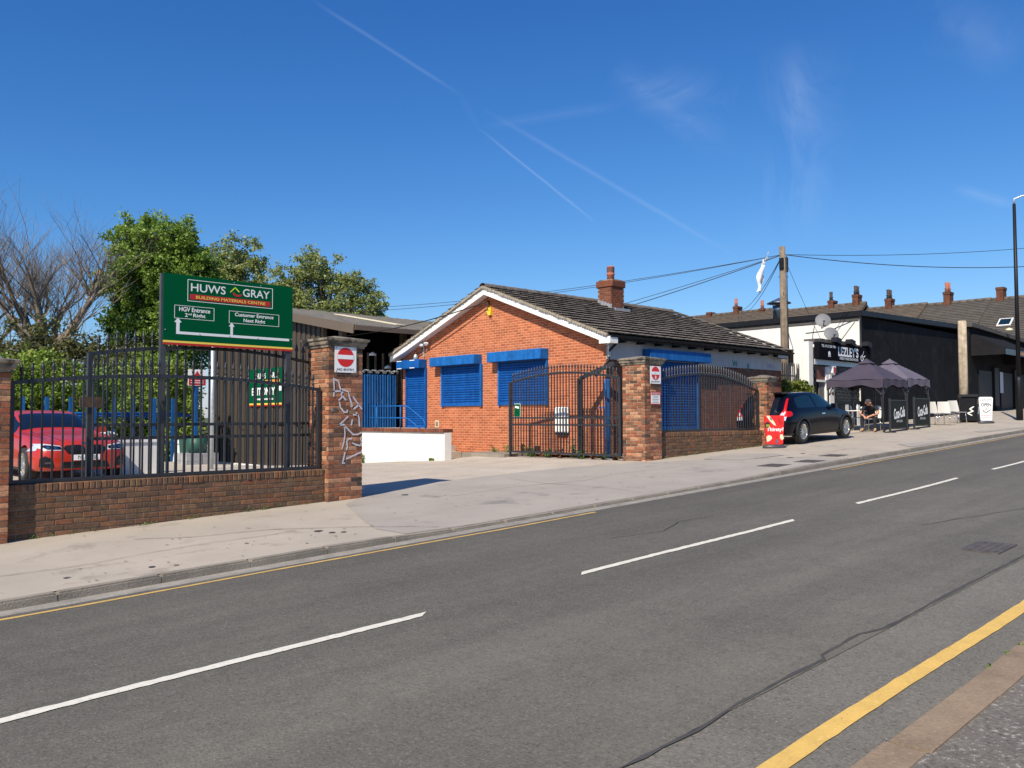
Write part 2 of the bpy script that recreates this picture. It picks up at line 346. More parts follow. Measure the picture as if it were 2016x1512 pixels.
mat('weed', (.09, .15, .03), .8, rand=.35); mat('weed_yellow', (.55, .45, .08), .8); mat('weed_red', (.20, .08, .03), .8, rand=.3)
M = MATS

# lettering: a mesh in the local XZ plane facing -Y, fitted into a box
def letters(s, parent, m, x, z, w, h, y=-.003, name='lettering', align='C', shear=0., bold=0., rot=0.):
    c = bpy.data.curves.new('t', 'FONT'); c.body = s; c.resolution_u = 3; c.shear = shear; c.offset = bold
    o = bpy.data.objects.new('t', c); me = o.to_mesh(); n = len(me.vertices)
    if n == 0: return None
    v = np.empty(n*3); me.vertices.foreach_get('co', v); v = v.reshape(-1, 3)
    fs = [tuple(p.vertices) for p in me.polygons]; o.to_mesh_clear(); bpy.data.objects.remove(o); bpy.data.curves.remove(c)
    lo, hi = v.min(0), v.max(0); sx = w/(hi[0]-lo[0]); sz = h/(hi[1]-lo[1])
    X = (v[:, 0]-(lo[0]+hi[0])/2)*sx; Z = (v[:, 1]-(lo[1]+hi[1])/2)*sz
    if rot: X, Z = X*math.cos(rot)-Z*math.sin(rot), X*math.sin(rot)+Z*math.cos(rot)
    mb = MB(); mb.v = [(float(a)+x, y, float(b)+z) for a, b in zip(X, Z)]; mb.f = fs
    return mb.build(name, m, parent, fix=False)
def disc(mb, x, z, r, y0, y1, n=24, rx=None):
    return mb.prism([((rx or r)*math.cos(2*math.pi*k/n)+x, r*math.sin(2*math.pi*k/n)+z) for k in range(n)], y0, y1)
mat('crack_dirt', (.16, .135, .105), .95, var=.3, vs=9); mat('asphalt_patch', (.072, .068, .06), .85, var=.2, vs=3, speck=((.14, .13, .115), (.03, .03, .03), 60, .6))
# ================================================================== the setting: ground, road, footways
def zroad(X): return .0373*X
def kerb_h(X): return interp(X, [(5.4, .072), (7.2, .026), (13.6, .026), (16.2, .08)])
def zpav(X, Y):
    a = zroad(X)+kerb_h(X); b = .0255+.0396*X
    return lerp(a, b, max(0, min(1, (Y-8.22)/3.9)))
def zyard(X, Y):
    p = .0255+.0396*X
    back = interp(Y, [(13, .45), (18.6, .47), (20.3, .41), (22.5, .25), (28, -.12), (36, -.55)])
    back = lerp(interp(Y, [(13, .45), (24.5, .45), (30, -.15), (36, -.55)]), back, sstep((X-9.5)/3.5))
    q = lerp(p, back, sstep((Y-12.6)/5.0))
    near = max(0, 1-abs(X-16.2)/1.5)*max(0, min(1, (19.5-Y)/1.5))
    return lerp(q, .64, near)
def sheet(name, fn, xs, ys, m, smooth=True):
    mb = MB(); n = len(ys)
    for X in xs:
        for Y in ys: mb.v.append((X, Y, fn(X, Y)))
    for i in range(len(xs)-1):
        for j in range(n-1): a = i*n+j; mb.f.append((a, a+n, a+n+1, a+1))
    return struct(mb.build(name, m, None, smooth))
def fr(a, b, st): 
    n = max(1, round((b-a)/st)); return [a+(b-a)*i/n for i in range(n+1)]
sheet('ground', lambda X, Y: .0373*max(-45, min(75, X))-1.15, [-900, -300, -120, -45]+fr(-40, 75, 5)+[120, 300, 900], [-900, -200, -40, 0, 20, 60, 150, 400, 900], M['terrain'])
road = sheet('road', lambda X, Y: zroad(X)+.012*(1-((Y-5.0)/3.3)**2), fr(-45, 120, 2.5), [2.46, 3.4, 4.4, 5.4, 6.4, 7.4, 8.0], M['asphalt'])
sheet('road_edge', lambda X, Y: zroad(X), fr(-45, 120, 2.5), [1.45, 2.0, 2.475], M['asphalt_near'])
sheet('gutter_channel', lambda X, Y: zroad(X)-.002, fr(-45, 120, 2.5), [7.94, 8.12, 8.26], M['channel'])
sheet('near_footway', lambda X, Y: zroad(X)+.022, fr(-45, 120, 2.5), [-4, -2, 0, 1.50], M['near_footway'])
sheet('footway', zpav, fr(-45, 60, .6)+[70, 90, 120], [8.34, 9.2, 10, 11, 12, 12.6], M['footway'])
sheet('forecourt', lambda X, Y: .0255+.0396*X+.003*0+.004, fr(22.0, 62, 1.5), [12.3, 13.5, 15.2], M['footway'])
sheet('yard', zyard, fr(-20, 17.4, .5), fr(12.55, 36, .5), M['yard_concrete'])
sheet('side_strip', lambda X, Y: .0255+.0396*X+.012, fr(16.6, 30, 1), [12.45, 13.5, 16.5], M['yard_concrete'])
# driveway crossing: newer grey surface between the gate pillars
def crossing():
    mb = MB(); pts = []
    for i in range(41):
        t = i/40; X = lerp(6.2, 18.4, t)
        top = interp(X, [(6.2, 9.0), (7.4, 11.6), (8.1, 12.15), (10.9, 12.95), (12.7, 12.85), (14.0, 12.7), (15.4, 12.05), (16.5, 11.3), (18.4, 9.4)])+.03*math.sin(X*5)
        pts.append((X, top))
    for X, top in pts:
        for k in range(5): Y = lerp(8.36, top, k/4); mb.v.append((X, Y, max(zpav(X, Y), zyard(X, Y) if Y > 12.5 else -9)+.005))
    for i in range(40):
        for k in range(4): a = i*5+k; mb.f.append((a, a+5, a+6, a+1))
    struct(mb.build('driveway_crossing', M['footway_grey'], None, True))
crossing()
def flat_patch(name, poly, m, fn, dz, label=None, cat=None, group=None):
    mb = MB(); mb.v = [(x, y, fn(x, y)+dz) for x, y in poly]; mb.f = [tuple(range(len(poly)))]
    o = mb.build(name, m, None, fix=False)
    if o.data.polygons[0].normal.z < 0: o.data.flip_normals()
    return tag(o, label, cat, group) if label else struct(o)
flat_patch('tarmac_patch', [(16.9, 11.15), (17.6, 11.45), (18.5, 11.4), (19.1, 10.6), (18.66, 10.04), (17.0, 10.2)], M['footway_grey'], zpav, .009)
flat_patch('tarmac_patch', [(23.1, 9.15), (24.8, 8.75), (24.9, 8.4), (22.2, 8.45)], M['footway_grey'], zpav, .009)
flat_patch('tarmac_patch', [(29.5, 9.3), (32.8, 8.8), (32.6, 8.5), (29.3, 8.9)], M['footway_grey'], zpav, .009)
for k, (x, y, r) in enumerate([(5.62, 9.42, .12), (5.66, 9.16, .09), (5.78, 9.08, .07), (3.3, 8.75, .07), (3.5, 8.62, .05), (2.55, 8.9, .07), (4.6, 9.3, .05), (8.7, 11.75, .14), (18.1, 9.6, .16), (17.4, 8.95, .1), (19.3, 9.9, .12)]):
    r *= .5; flat_patch('oil_stain', [(x+r*1.25*math.cos(a)*rng.uniform(.7, 1.1), y+r*math.sin(a)*rng.uniform(.6, 1.1)) for a in [i*.52 for i in range(12)]], M['asphalt_dark'], zpav, .0095)
# overlay seam in the carriageway
seam = [(-20, 2.47), (0, 2.47), (2.2, 2.47), (3.05, 2.45), (3.61, 2.44), (4.04, 2.48), (4.68, 2.49), (5.06, 2.475), (5.13, 2.53), (5.72, 2.55), (5.96, 2.475), (7.05, 2.49), (9.25, 2.49), (13, 2.5), (30, 2.5), (60, 2.5)]
mb = MB(); pts = []
for (a, b) in zip(seam, seam[1:]):
    n = max(1, int(math.hypot(b[0]-a[0], b[1]-a[1])/.12)) if -1 < a[0] < 14 else 3
    pts += [(lerp(a[0], b[0], i/n), lerp(a[1], b[1], i/n)) for i in range(n)]
for x, y in pts:
    w = (.007+.010*rng.random())*(1 if x > 3.2 else .8); mb.v += [(x, y-w+rng.uniform(-.006, .006), zroad(x)+.0075), (x, y+w+rng.uniform(-.006, .006), zroad(x)+.0085)]
for i in range(len(pts)-1): mb.f.append((2*i, 2*i+2, 2*i+3, 2*i+1))
struct(mb.build('road_seam', M['asphalt_dark'], None, fix=False))
# cracks
for path in ([(10.5, 3.9), (12.5, 3.4), (14.2, 3.2), (16.5, 3.3), (19, 3.0)], [(7.6, 6.3), (8.4, 6.1), (9.1, 6.4), (9.8, 6.25)]):
    mb = MB(); P = []
    for a, b in zip(path, path[1:]):
        P += [(lerp(a[0], b[0], i/8), lerp(a[1], b[1], i/8)+rng.uniform(-.02, .02)) for i in range(8)]
    for x, y in P: mb.v += [(x, y-.006, zroad(x)+.018), (x, y+.006, zroad(x)+.018)]
    for i in range(len(P)-1): mb.f.append((2*i, 2*i+2, 2*i+3, 2*i+1))
    struct(mb.build('road_crack', M['asphalt_dark'], None, fix=False))
# hairline cracks and reinstatement joints in the footway
for path in ([(3.9, 10.9), (4.4, 10.4), (5.3, 10.1), (6.2, 9.3), (6.9, 8.4)], [(0.5, 9.4), (1.6, 9.7), (2.8, 9.5), (4.1, 9.75), (5.6, 9.6)], [(9.0, 10.9), (10.4, 11.0), (12.1, 10.6), (13.4, 10.9), (15.2, 10.5)], [(17.2, 9.5), (18.9, 9.3), (20.6, 9.6), (22.4, 9.4)], [(11.2, 8.6), (11.4, 9.6), (11.3, 10.9), (11.6, 12.4)]):
    mb = MB(); P = []
    for a, b in zip(path, path[1:]): P += [(lerp(a[0], b[0], i/9)+rng.uniform(-.015, .015), lerp(a[1], b[1], i/9)+rng.uniform(-.025, .025)) for i in range(9)]
    for i, (x, y) in enumerate(P): w = .004+.004*rng.random(); mb.v += [(x-w, y-w, zpav(x, y)+.0085), (x+w, y+w, zpav(x, y)+.0085)]
    for i in range(len(P)-1): mb.f.append((2*i, 2*i+2, 2*i+3, 2*i+1))
    struct(mb.build('footway_crack', M['crack_dirt'], None, fix=False))
# bitumen patches in the carriageway
for poly in ([(-.5, 6.5), (1.3, 6.45), (1.35, 6.6), (-.4, 6.66)], [(20, 4.2), (23, 4.1), (23, 4.5), (20.1, 4.6)]):
    flat_patch('bitumen_patch', poly, M['asphalt_patch'], lambda x, y: zroad(x), .0175)
# painted markings
def marking(name, x0, x1, y, w, m, label, group=None, dz=.0152, jit=.006, skew=0.):
    mb = MB(); n = max(8, int((x1-x0)/.06)) if x1-x0 < 30 else int((x1-x0)/.12)
    for i in range(n+1):
        x = lerp(x0, x1, i/n); g = rng.uniform(-jit, jit); h = rng.uniform(-jit, jit)
        yy = y+.012*math.sin(x*1.3+y)
        z = zroad(x)+dz
        mb.v += [(x-skew, yy-w/2+g, z), (x+skew, yy+w/2+h, z)]
    for i in range(n): mb.f.append((2*i, 2*i+2, 2*i+3, 2*i+1))
    return tag(mb.build(name, m, None, fix=False), label, 'road marking', group)
DD = 5.93
wl = {-1: 'long white centre line dash nearest the bottom left corner', 0: 'white centre line dash in the middle of the road', 1: 'white centre line dash to the right, below the litter bin side', 2: 'white centre line dash leaving the right edge of the picture'}
for k in range(-1, 3):
    marking('centre_line_dash', 5.97+DD*k-(0.9 if k == -1 else 0)*0, 5.97+DD*k+4.06, 5.29, .10, M['white_line'], wl.get(k, 'white centre line dash far up the road beyond the right edge'), 'white centre line dashes', skew=.06)
marking('yellow_line', -30, 9.2, 7.87, .055, M['yellow_mid'], 'thin yellow line along the far gutter', None, .006, .006)
marking('yellow_line', 16.5, 60, 7.87, .06, M['yellow_worn'], 'worn pale yellow line along the far gutter uphill', None, .006, .01)
marking('yellow_line', -20, 60, 1.955, .105, M['yellow_line'], 'broad yellow line beside the near kerb at bottom right', None, .006, .004)
# kerbs: every stone
kerb = struct(MB().box(-45, 120, 8.28, 8.30, -3, -2.9).build('kerb', M['kerb_stone']))
smesh = {}
def kstone(l):
    if l not in smesh:
        o = MB().box(0, l, 0, .125, -.2, 0); me = o.mesh('kerb_stone', M['kerb_stone'])
        bm = bmesh.new(); bm.from_mesh(me); bmesh.ops.bevel(bm, geom=[e for e in bm.edges if all(v.co.z > -.01 for v in e.verts)], offset=.018, segments=2, affect='EDGES'); bm.to_mesh(me); bm.free(); smesh[l] = me
    return smesh[l]
x = -3.2
while x < 62:
    ang = math.atan2(zroad(x+.9)+kerb_h(x+.9)-zroad(x)-kerb_h(x), .9)
    link('kerb_stone', kstone(.909), kerb, (x, 8.225+rng.uniform(-.006, .006), zroad(x)+kerb_h(x)+.004+rng.uniform(-.004, .004)), (0, -ang, rng.uniform(-.006, .006))); x += .915
nk = struct(MB().box(-20, 60, 1.52, 1.54, -3, -2.9).build('near_kerb', M['sandstone_kerb']))
x = -1.6; nm = MB().box(0, .9, 0, .19, -.2, 0).mesh('kerb_stone', M['sandstone_kerb'])
while x < 14:
    ln = rng.uniform(.75, 1.15); link('kerb_stone', nm, nk, (x, 1.485+rng.uniform(-.01, .01), zroad(x)+.028+rng.uniform(-.004, .004)), (0, -math.atan(.0373), rng.uniform(-.01, .01)), ((ln-.012)/.9, 1, 1)); x += ln
# covers
def cover(name, x, y, w, l, fn, label, cat='manhole cover', rz=0.):
    t = thing(name, label, cat, (x, y, fn(x, y)+.008), rz); sl = -math.atan(.0385)
    a = MB().box(-w/2-.03, w/2+.03, -l/2-.03, l/2+.03, -.02, .002).build('frame', M['iron_cover'], t, rot=(0, sl, 0))
    mb = MB()
    for i in range(6):
        for j in range(4): cx = -w/2+w*(i+.5)/6; cy = -l/2+l*(j+.5)/4; mb.box(cx-w/15, cx+w/15, cy-l/11, cy+l/11, .0, .007)
    mb.build('lid', M['iron_cover'], t, rot=(0, sl, 0))
cover('manhole_cover', 9.45, 2.86, .55, .30, lambda x, y: zroad(x)+.012, 'rectangular iron manhole cover set in the road near the yellow line')
cover('manhole_cover', 16.13, 8.92, .55, .42, zpav, 'dark iron cover in the footway, nearest the driveway')
cover('manhole_cover', 17.3, 8.72, .55, .42, zpav, 'dark iron cover close to the kerb, middle of three')
cover('manhole_cover', 18.97, 8.98, .5, .4, zpav, 'dark iron cover in the footway, furthest up the hill')

# ================================================================== brickwork
bmesh_cache = {}
def brick_me(l, h, d, m, ch=.006):
    k = (round(l, 3), round(h, 3), round(d, 3), m.name)
    if k not in bmesh_cache:
        mb = MB()
        mb.v = [(0, d, 0), (l, d, 0), (l, d, h), (0, d, h), (0, ch, 0), (l, ch, 0), (l, ch, h), (0, ch, h), (ch, 0, ch), (l-ch, 0, ch), (l-ch, 0, h-ch), (ch, 0, h-ch)]
        mb.f = [(0, 1, 5, 4), (1, 2, 6, 5), (2, 3, 7, 6), (3, 0, 4, 7), (4, 5, 9, 8), (5, 6, 10, 9), (6, 7, 11, 10), (7, 4, 8, 11), (8, 9, 10, 11)]
        bmesh_cache[k] = mb.mesh('brick', m)
    return bmesh_cache[k]
def place_bricks(parent, lst, m, limit=300, stuff_name='brickwork'):
    """lst: (loc, rotz, l, h, d) in the parent's local space; the nearest ones are single pieces, the rest one mesh"""
    mw = Matrix.Translation(parent.location) @ Matrix.Rotation(parent.rotation_euler.z, 4, 'Z')
    lst = sorted(lst, key=lambda b: (mw @ Vector(b[0])-CAM).length)
    for loc, rz, l, h, d in lst[:limit]: link('brick', brick_me(l, h, d, m), parent, loc, (0, 0, rz))
    if len(lst) > limit:
        mb = MB(); ch = .006
        for loc, rz, l, h, d in lst[limit:]:
            me = brick_me(l, h, d, m); c, s = math.cos(rz), math.sin(rz)
            mb.add([(loc[0]+v.co.x*c-v.co.y*s, loc[1]+v.co.x*s+v.co.y*c, loc[2]+v.co.z) for v in me.vertices], [tuple(p.vertices) for p in me.polygons])
        tag(mb.build(stuff_name, m, parent), kind='stuff')
BL, BH, BD, BJ = .215, .065, .1025, .010
def pillar(name, label, x, y, z0, z1, n=3, m='brick_pillar', capz=.19, cap='stone'):
    """square brick pillar, n stretchers wide, front-left corner at x,y"""
    W = n*.225-.01; t = thing(name, label, 'pillar', (x, y, z0)); H = z1-z0; nc = int(round(H/.075)); lst = []; hid = []
    MB().box(.012, W-.012, .012, W-.012, -.3, nc*.075).build('mortar_core', M['mortar'], t)
    for c in range(-2, nc):
        z = c*.075+.005; j = lambda: rng.uniform(-.003, .003)
        A = c % 2 == 0
        if A:
            for k in range(n): lst.append(((k*.225, j(), z), 0, BL, BH, BD)); hid.append((((k+1)*.225-.01, W+j(), z), math.pi, BL, BH, BD))
            for k in range(n-1):
                y1 = .1125+(k+1)*.225-.01; lst.append(((j(), y1, z), -math.pi/2, BL, BH, BD)); hid.append(((W+j(), .1125+k*.225, z), math.pi/2, BL, BH, BD))
        else:
            for k in range(n-1): lst.append(((.1125+k*.225, j(), z), 0, BL, BH, BD)); hid.append(((.1125+(k+1)*.225-.01, W+j(), z), math.pi, BL, BH, BD))
            for k in range(n): lst.append(((j(), (k+1)*.225-.01, z), -math.pi/2, BL, BH, BD)); hid.append(((W+j(), k*.225, z), math.pi/2, BL, BH, BD))
            lst.append(((0, .001+j(), z), 0, BD, BH, .05)); lst.append(((W-BD, .001+j(), z), 0, BD, BH, .05))
    place_bricks(t, lst, M[m], 300, 'brickwork')
    mb = MB()
    for loc, rz, l, h, d in hid:
        me = brick_me(l, h, d, M[m]); c_, s_ = math.cos(rz), math.sin(rz)
        mb.add([(loc[0]+v.co.x*c_-v.co.y*s_, loc[1]+v.co.x*s_+v.co.y*c_, loc[2]+v.co.z) for v in me.vertices], [tuple(p.vertices) for p in me.polygons])
    tag(mb.build('far_brickwork', M[m], t), kind='stuff')
    zt = nc*.075; e = .09
    prof = [(.0, 0), (.02, .0), (.025, .03), (.05, .05), (.06, .09), (.055, .10), (.085, .12), (.09, .155)]
    mb = MB(); n_ = len(prof)
    rings = [[(-o, -o, zt+z), (W+o, -o, zt+z), (W+o, W+o, zt+z), (-o, W+o, zt+z)] for o, z in prof]
    rings.append([(W*.5-.04, W*.5-.04, zt+capz+.03), (W*.5+.04, W*.5-.04, zt+capz+.03), (W*.5+.04, W*.5+.04, zt+capz+.03), (W*.5-.04, W*.5+.04, zt+capz+.03)])
    for r in rings: mb.v += r
    for i in range(len(rings)-1):
        for k in range(4): mb.f.append((i*4+k, i*4+(k+1) % 4, (i+1)*4+(k+1) % 4, (i+1)*4+k))
    mb.f.append(tuple((len(rings)-1)*4+k for k in range(4)))
    mb.build('coping_stone', M['stone_cap'], t)
    return t
pA = pillar('gate_pillar', 'brick pillar cut by the left edge of the picture', 2.11, 12.08, .12, 2.27)
pB = pillar('gate_pillar', 'tall brick pillar with white graffiti and no entry sign', 7.40, 12.10, .325, 2.90)
pC = pillar('gate_pillar', 'brick pillar beside the open right gate, with two signs', 15.92, 12.10, .62, 2.945)
pD = pillar('gate_pillar', 'narrow brick pillar behind the red pavement sign', 21.47, 12.06, .86, 2.66, n=2)

def dwarf_wall(name, label, x0, x1, y, ztop, rows, m='brick_wall'):
    t = thing(name, label, 'wall', (x0, y, 0)); L = x1-x0; lst = []
    zt = ztop-.1075
    MB().box(0, L, .012, .21, -.2, ztop-.012).build('mortar_core', M['mortar_dark'], t)
    k = 0; x = 0.
    while x < L-.03:
        w = min(.065, L-x); link('coping_brick', brick_me(.065, .1025, .215, M[m], .009), t, (x, -.008+rng.uniform(-.005, .005), zt+.006), (0, 0, rng.uniform(-.02, .02)), (w/.065, 1, 1)); x += .0755
    for r in range(rows):
        z = zt-.075*(r+1)+.005; x = -.1125 if r % 2 else 0.
        while x < L-.02:
            a = max(x, 0.); b = min(x+BL, L)
            if b-a > .03 and z+.075 > zpav(x0+a, y)-.08: lst.append(((a, rng.uniform(-.004, .004), z), 0, b-a, BH, BD))
            x += .225
    place_bricks(t, lst, M[m], 300)
    return t
dwarf_wall('dwarf_wall', 'long dark brick wall with soldier coping under the left railings', 2.79, 7.395, 12.205, .855, 11)
dwarf_wall('dwarf_wall', 'short dark brick wall between the two right pillars', 16.60, 21.46, 12.215, 1.315, 9)

# ================================================================== railings and gates
UNIT = MB().box(-.5, .5, -.5, .5, 0, 1).mesh('bar', M['black_iron'])
fin_prof = [(.010, 0), (.026, .0), (.026, .012), (.020, .02), (.019, .065), (.026, .07), (.026, .08), (.012, .088), (.012, .1), (.024, .106), (.024, .112), (.012, .12), (.034, .145), (.022, .2), (.002, .275)]
FIN = MB().lathe(fin_prof, n=8).mesh('finial', M['black_iron'], True)
FIN_G = MB().lathe(fin_prof, n=8).mesh('finial', M['grey_iron'], True)
def curved(mb, f, x0, x1, w, h, n=24):
    P = [(lerp(x0, x1, i/n), 0, f(lerp(x0, x1, i/n))) for i in range(n+1)]
    for a, b in zip(P, P[1:]): mb.bar(a, (b[0]+(b[0]-a[0])*.04, 0, b[2]+(b[2]-a[2])*.04), w, h)
    return mb
def railing(t, L, zb, top, sp, bw=.022, finials=True, rails=(), fin=None, stiles=(1, 1), stw=.055, off=0.06, fs=1.):
    curved(MB(), top, 0, L, .05, .05).build('top_rail', M['black_iron'], t)
    MB().bar((0, 0, zb), (L, 0, zb), .05, .05).build('bottom_rail', M['black_iron'], t)
    for z in rails: MB().bar((.02, .0, z), (L-.02, .0, z), .03, .045).build('middle_rail', M['black_iron'], t)
    for k, x in enumerate((0, L)):
        if stiles[k]: link('stile', UNIT, t, (x, 0, zb-.02), sc=(stw, stw, top(x)-zb+.04))
    n = int((L-2*off)/sp); x0 = (L-n*sp)/2
    for i in range(n+1):
        x = x0+i*sp; link('bar', UNIT, t, (x, 0, zb), sc=(bw, bw, top(x)-zb))
        if finials: link('finial', fin or FIN, t, (x, 0, top(x)+.022), sc=(fs, fs, fs))
arch = lambda L, e, m: (lambda x: e+(m-e)*(1-((x-L/2)/(L/2))**2))
t = thing('railing_panel', 'black arched railing with spear tops on the long left wall', 'railing', (2.84, 12.31, 0)); L = 4.50
railing(t, L, .885, arch(L, 2.17, 2.315), .126, fs=.86)
t = thing('railing_panel', 'black arched railing with spear tops on the short right wall', 'railing', (16.66, 12.32, 0)); L = 4.76
railing(t, L, 1.36, lambda x: interp(x, [(0, 2.60), (.9, 2.74), (1.9, 2.82), (2.9, 2.80), (3.8, 2.66), (4.76, 2.42)]), .118, fin=FIN_G, fs=.86)
# left gate leaf, folded right back behind the railing
t = thing('gate_leaf', 'open iron gate leaf folded back behind the left railings', 'gate', (3.92, 12.76, 0)); L = 3.62
railing(t, L, .80, arch(L, 2.62, 2.79), .126, rails=(1.61, 1.415), fs=.95, stw=.075)
for i, ch in enumerate('OYMOEDHITV'):
    letters(ch, t, M['rust'], .32+i*.335, 1.512, .12, .15, y=.004, name='letter')
tl = t
MB().box(-.15, .17, -.07, -.035, 1.86, 2.01).build('lock_plate', M['rust'], t)
# right gate leaf, standing open square to the road
t = thing('gate_leaf', 'open iron gate leaf standing in front of the gable', 'gate', (15.95, 12.86, 0), math.pi/2); L = 3.85
railing(t, L, .765, arch(L, 2.64, 2.845), .104, rails=(1.68, 1.50), fs=.85, stw=.07)
sg = MB().box(3.44, 3.66, -.02, -.01, 1.72, 2.06).build('notice', M['green_sign'], t)
# its -X face is local +y side after the turn, so put the notice there
sg.location = (0, .045, 0)
mb = MB().box(3.43, 3.67, .022, .0235, 1.71, 2.07); mb.build('notice_border', M['sign_white'], t)
nb = MB().prism([(3.47, 1.93), (3.63, 1.96), (3.62, 2.01), (3.48, 1.99)], .0375, .039); nb.build('notice_mark', M['sign_white'], t)
MB().box(L-.01, L+.02, -.03, .03, .62, .765).build('drop_bolt', M['black_iron'], t)
# heavy dark post and raking stay beside the gate (steel goal-post frame)
t = thing('steel_gantry', 'dark steel post with raking top bar in front of the gable', 'gantry', (16.25, 14.42, .62))
MB().box(-.055, .055, -.055, .055, 0, 2.07).build('post', M['black_iron'], t)
MB().bar((0, 0, 2.07), (.62, -.62, 2.47), .11, .11).build('raking_bar', M['black_iron'], t)
t = thing('guard_post', 'tall pale blue steel post by the gable corner', 'post', (16.62, 13.82, .62))
MB().lathe([(0, 0), (.066, 0), (.066, 2.0), (.055, 2.05), (0, 2.07)], n=16).build('tube', M['blue_faded'], t, True)
MB().bar((0, .06, 1.32), (0, .3, 1.32), .03).build('arm', M['blue_faded'], t)

# ================================================================== signs on the pillars
def no_entry(t, x, z, w, h, face=0., lower=None):
    MB().box(x-w/2, x+w/2, -.016, -.011, z-h/2, z+h/2).build('plate', M['sign_white'], t)
    r = w*.385; cz = z+h*.095
    disc(MB(), x, cz, r if not lower else r*1.0, -.0185, -.0165, 40, None).build('red_disc', M['bright_red'], t)
    MB().box(x-r*.97, x+r*.97, -.0205, -.019, cz-r*.2, cz+r*.24).build('bar', M['sign_white'], t)
    letters('NO ENTRY', t, M['letter_black'], x, z-h*.385, w*.80, h*.095, -.0185, bold=.015)
    for sx in (-1, 1):
        for sz in (-1, 1): MB().box(x+sx*w*.43-.006, x+sx*w*.43+.006, -.02, -.0165, z+sz*h*.455-.008, z+sz*h*.455+.008).build('bolt', M['letter_black'], t)
t = thing('no_entry_sign', 'large square no entry sign on the graffitied pillar', 'sign', (7.71, 12.09, 0)); no_entry(t, 0, 2.675, .42, .43)
t = thing('no_entry_sign', 'small no entry sign on the pillar beside the right gate', 'sign', (16.31, 12.085, 0)); no_entry(t, 0, 2.70, .42, .42, lower=True)
letters('No', t, M['letter_black'], 0, 2.745, .05, .022, -.0215); letters('8', t, M['sign_white'], 0, 2.64, .06, .085, -.0195, bold=.02)
t = thing('warning_notice', 'small red edged warning notice under the small no entry sign', 'sign', (16.30, 12.085, 0))
MB().box(-.20, .20, -.015, -.010, 1.99, 2.30).build('plate', M['sign_red'], t); MB().box(-.175, .175, -.018, -.016, 2.015, 2.275).build('panel', M['sign_white'], t)
MB().box(-.16, .16, -.0205, -.019, 2.225, 2.268).build('heading', M['sign_red'], t); letters('WARNING', t, M['sign_white'], 0, 2.247, .26, .028, -.022)
def scribble(t, m, x, z, w, h, y, name='small_print'):
    mb = MB(); cx = x-w/2
    while cx < x+w/2-.01:
        l = rng.uniform(.012, .04)*max(1, h/.02); l = min(l, x+w/2-cx); mb.box(cx, cx+l*.8, y-.0008, y, z-h/2*rng.uniform(.7, 1), z+h/2*rng.uniform(.7, 1)); cx += l
    return mb.build(name, M[m], t, fix=False)
for k in range(5): scribble(t, 'letter_black', 0, 2.195-k*.038, .26-.05*(k % 2), .013, -.0185)
# spray paint on the graffitied pillar
def stroke(mb, pts, w, y=-.0105):
    P = []
    for a, b in zip(pts, pts[1:]): P += [(lerp(a[0], b[0], i/4), lerp(a[1], b[1], i/4)) for i in range(4)]
    P.append(pts[-1]); b0 = len(mb.v)
    for i, p in enumerate(P):
        q = P[min(i+1, len(P)-1)]; o = P[max(i-1, 0)]; dx, dz = q[0]-o[0], q[1]-o[1]; n = math.hypot(dx, dz) or 1
        ww = w*rng.uniform(.75, 1.15)/2; mb.v += [(p[0]-dz/n*ww, y, p[1]+dx/n*ww), (p[0]+dz/n*ww, y, p[1]-dx/n*ww)]
    for i in range(len(P)-1): mb.f.append((b0+2*i, b0+2*i+2, b0+2*i+3, b0+2*i+1))
t = tag(None or thing('graffiti', 'white spray paint tag scrawled down the tall pillar', 'graffiti', (7.40, 12.10, 0)))
zz = lambda y: 1.9-(y-800)*.00858
xx = lambda x: (x-645)/65.5*.665
mb = MB()
for q in [[(654, 746), (655, 768), (654, 782)], [(655, 748), (663, 752), (666, 765), (672, 775)], [(653, 772), (665, 771), (672, 768), (682, 772), (684, 782), (690, 800), (686, 800)], [(669, 770), (669, 784), (663, 789)], [(671, 781), (678, 789)], [(665, 792), (667, 803), (674, 812), (680, 812), (680, 807)], [(691, 781), (697, 790), (709, 806)], [(703, 797), (692, 806)], [(682, 820), (670, 832), (663, 839)], [(663, 838), (673, 836), (684, 848)], [(675, 838), (676, 855), (674, 870), (670, 884)], [(684, 848), (692, 856), (700, 856), (708, 852)], [(680, 868), (683, 864), (690, 864)], [(690, 872), (697, 876), (705, 878), (709, 872), (706, 862)], [(679, 868), (681, 880), (678, 886)], [(676, 890), (673, 905), (671, 911), (676, 911)], [(678, 903), (690, 898), (702, 893), (709, 891)], [(697, 812), (703, 822), (704, 840)], [(690, 826), (688, 838)], [(691, 817), (703, 817)]]:
    stroke(mb, [(xx(a), zz(b)) for a, b in q], .027)
mb.build('paint', M['graffiti_white'], t, fix=False)
MB().box(.05, .17, -.012, -.008, 1.81, 1.87).build('small_plate', M['stone_cap'], t)

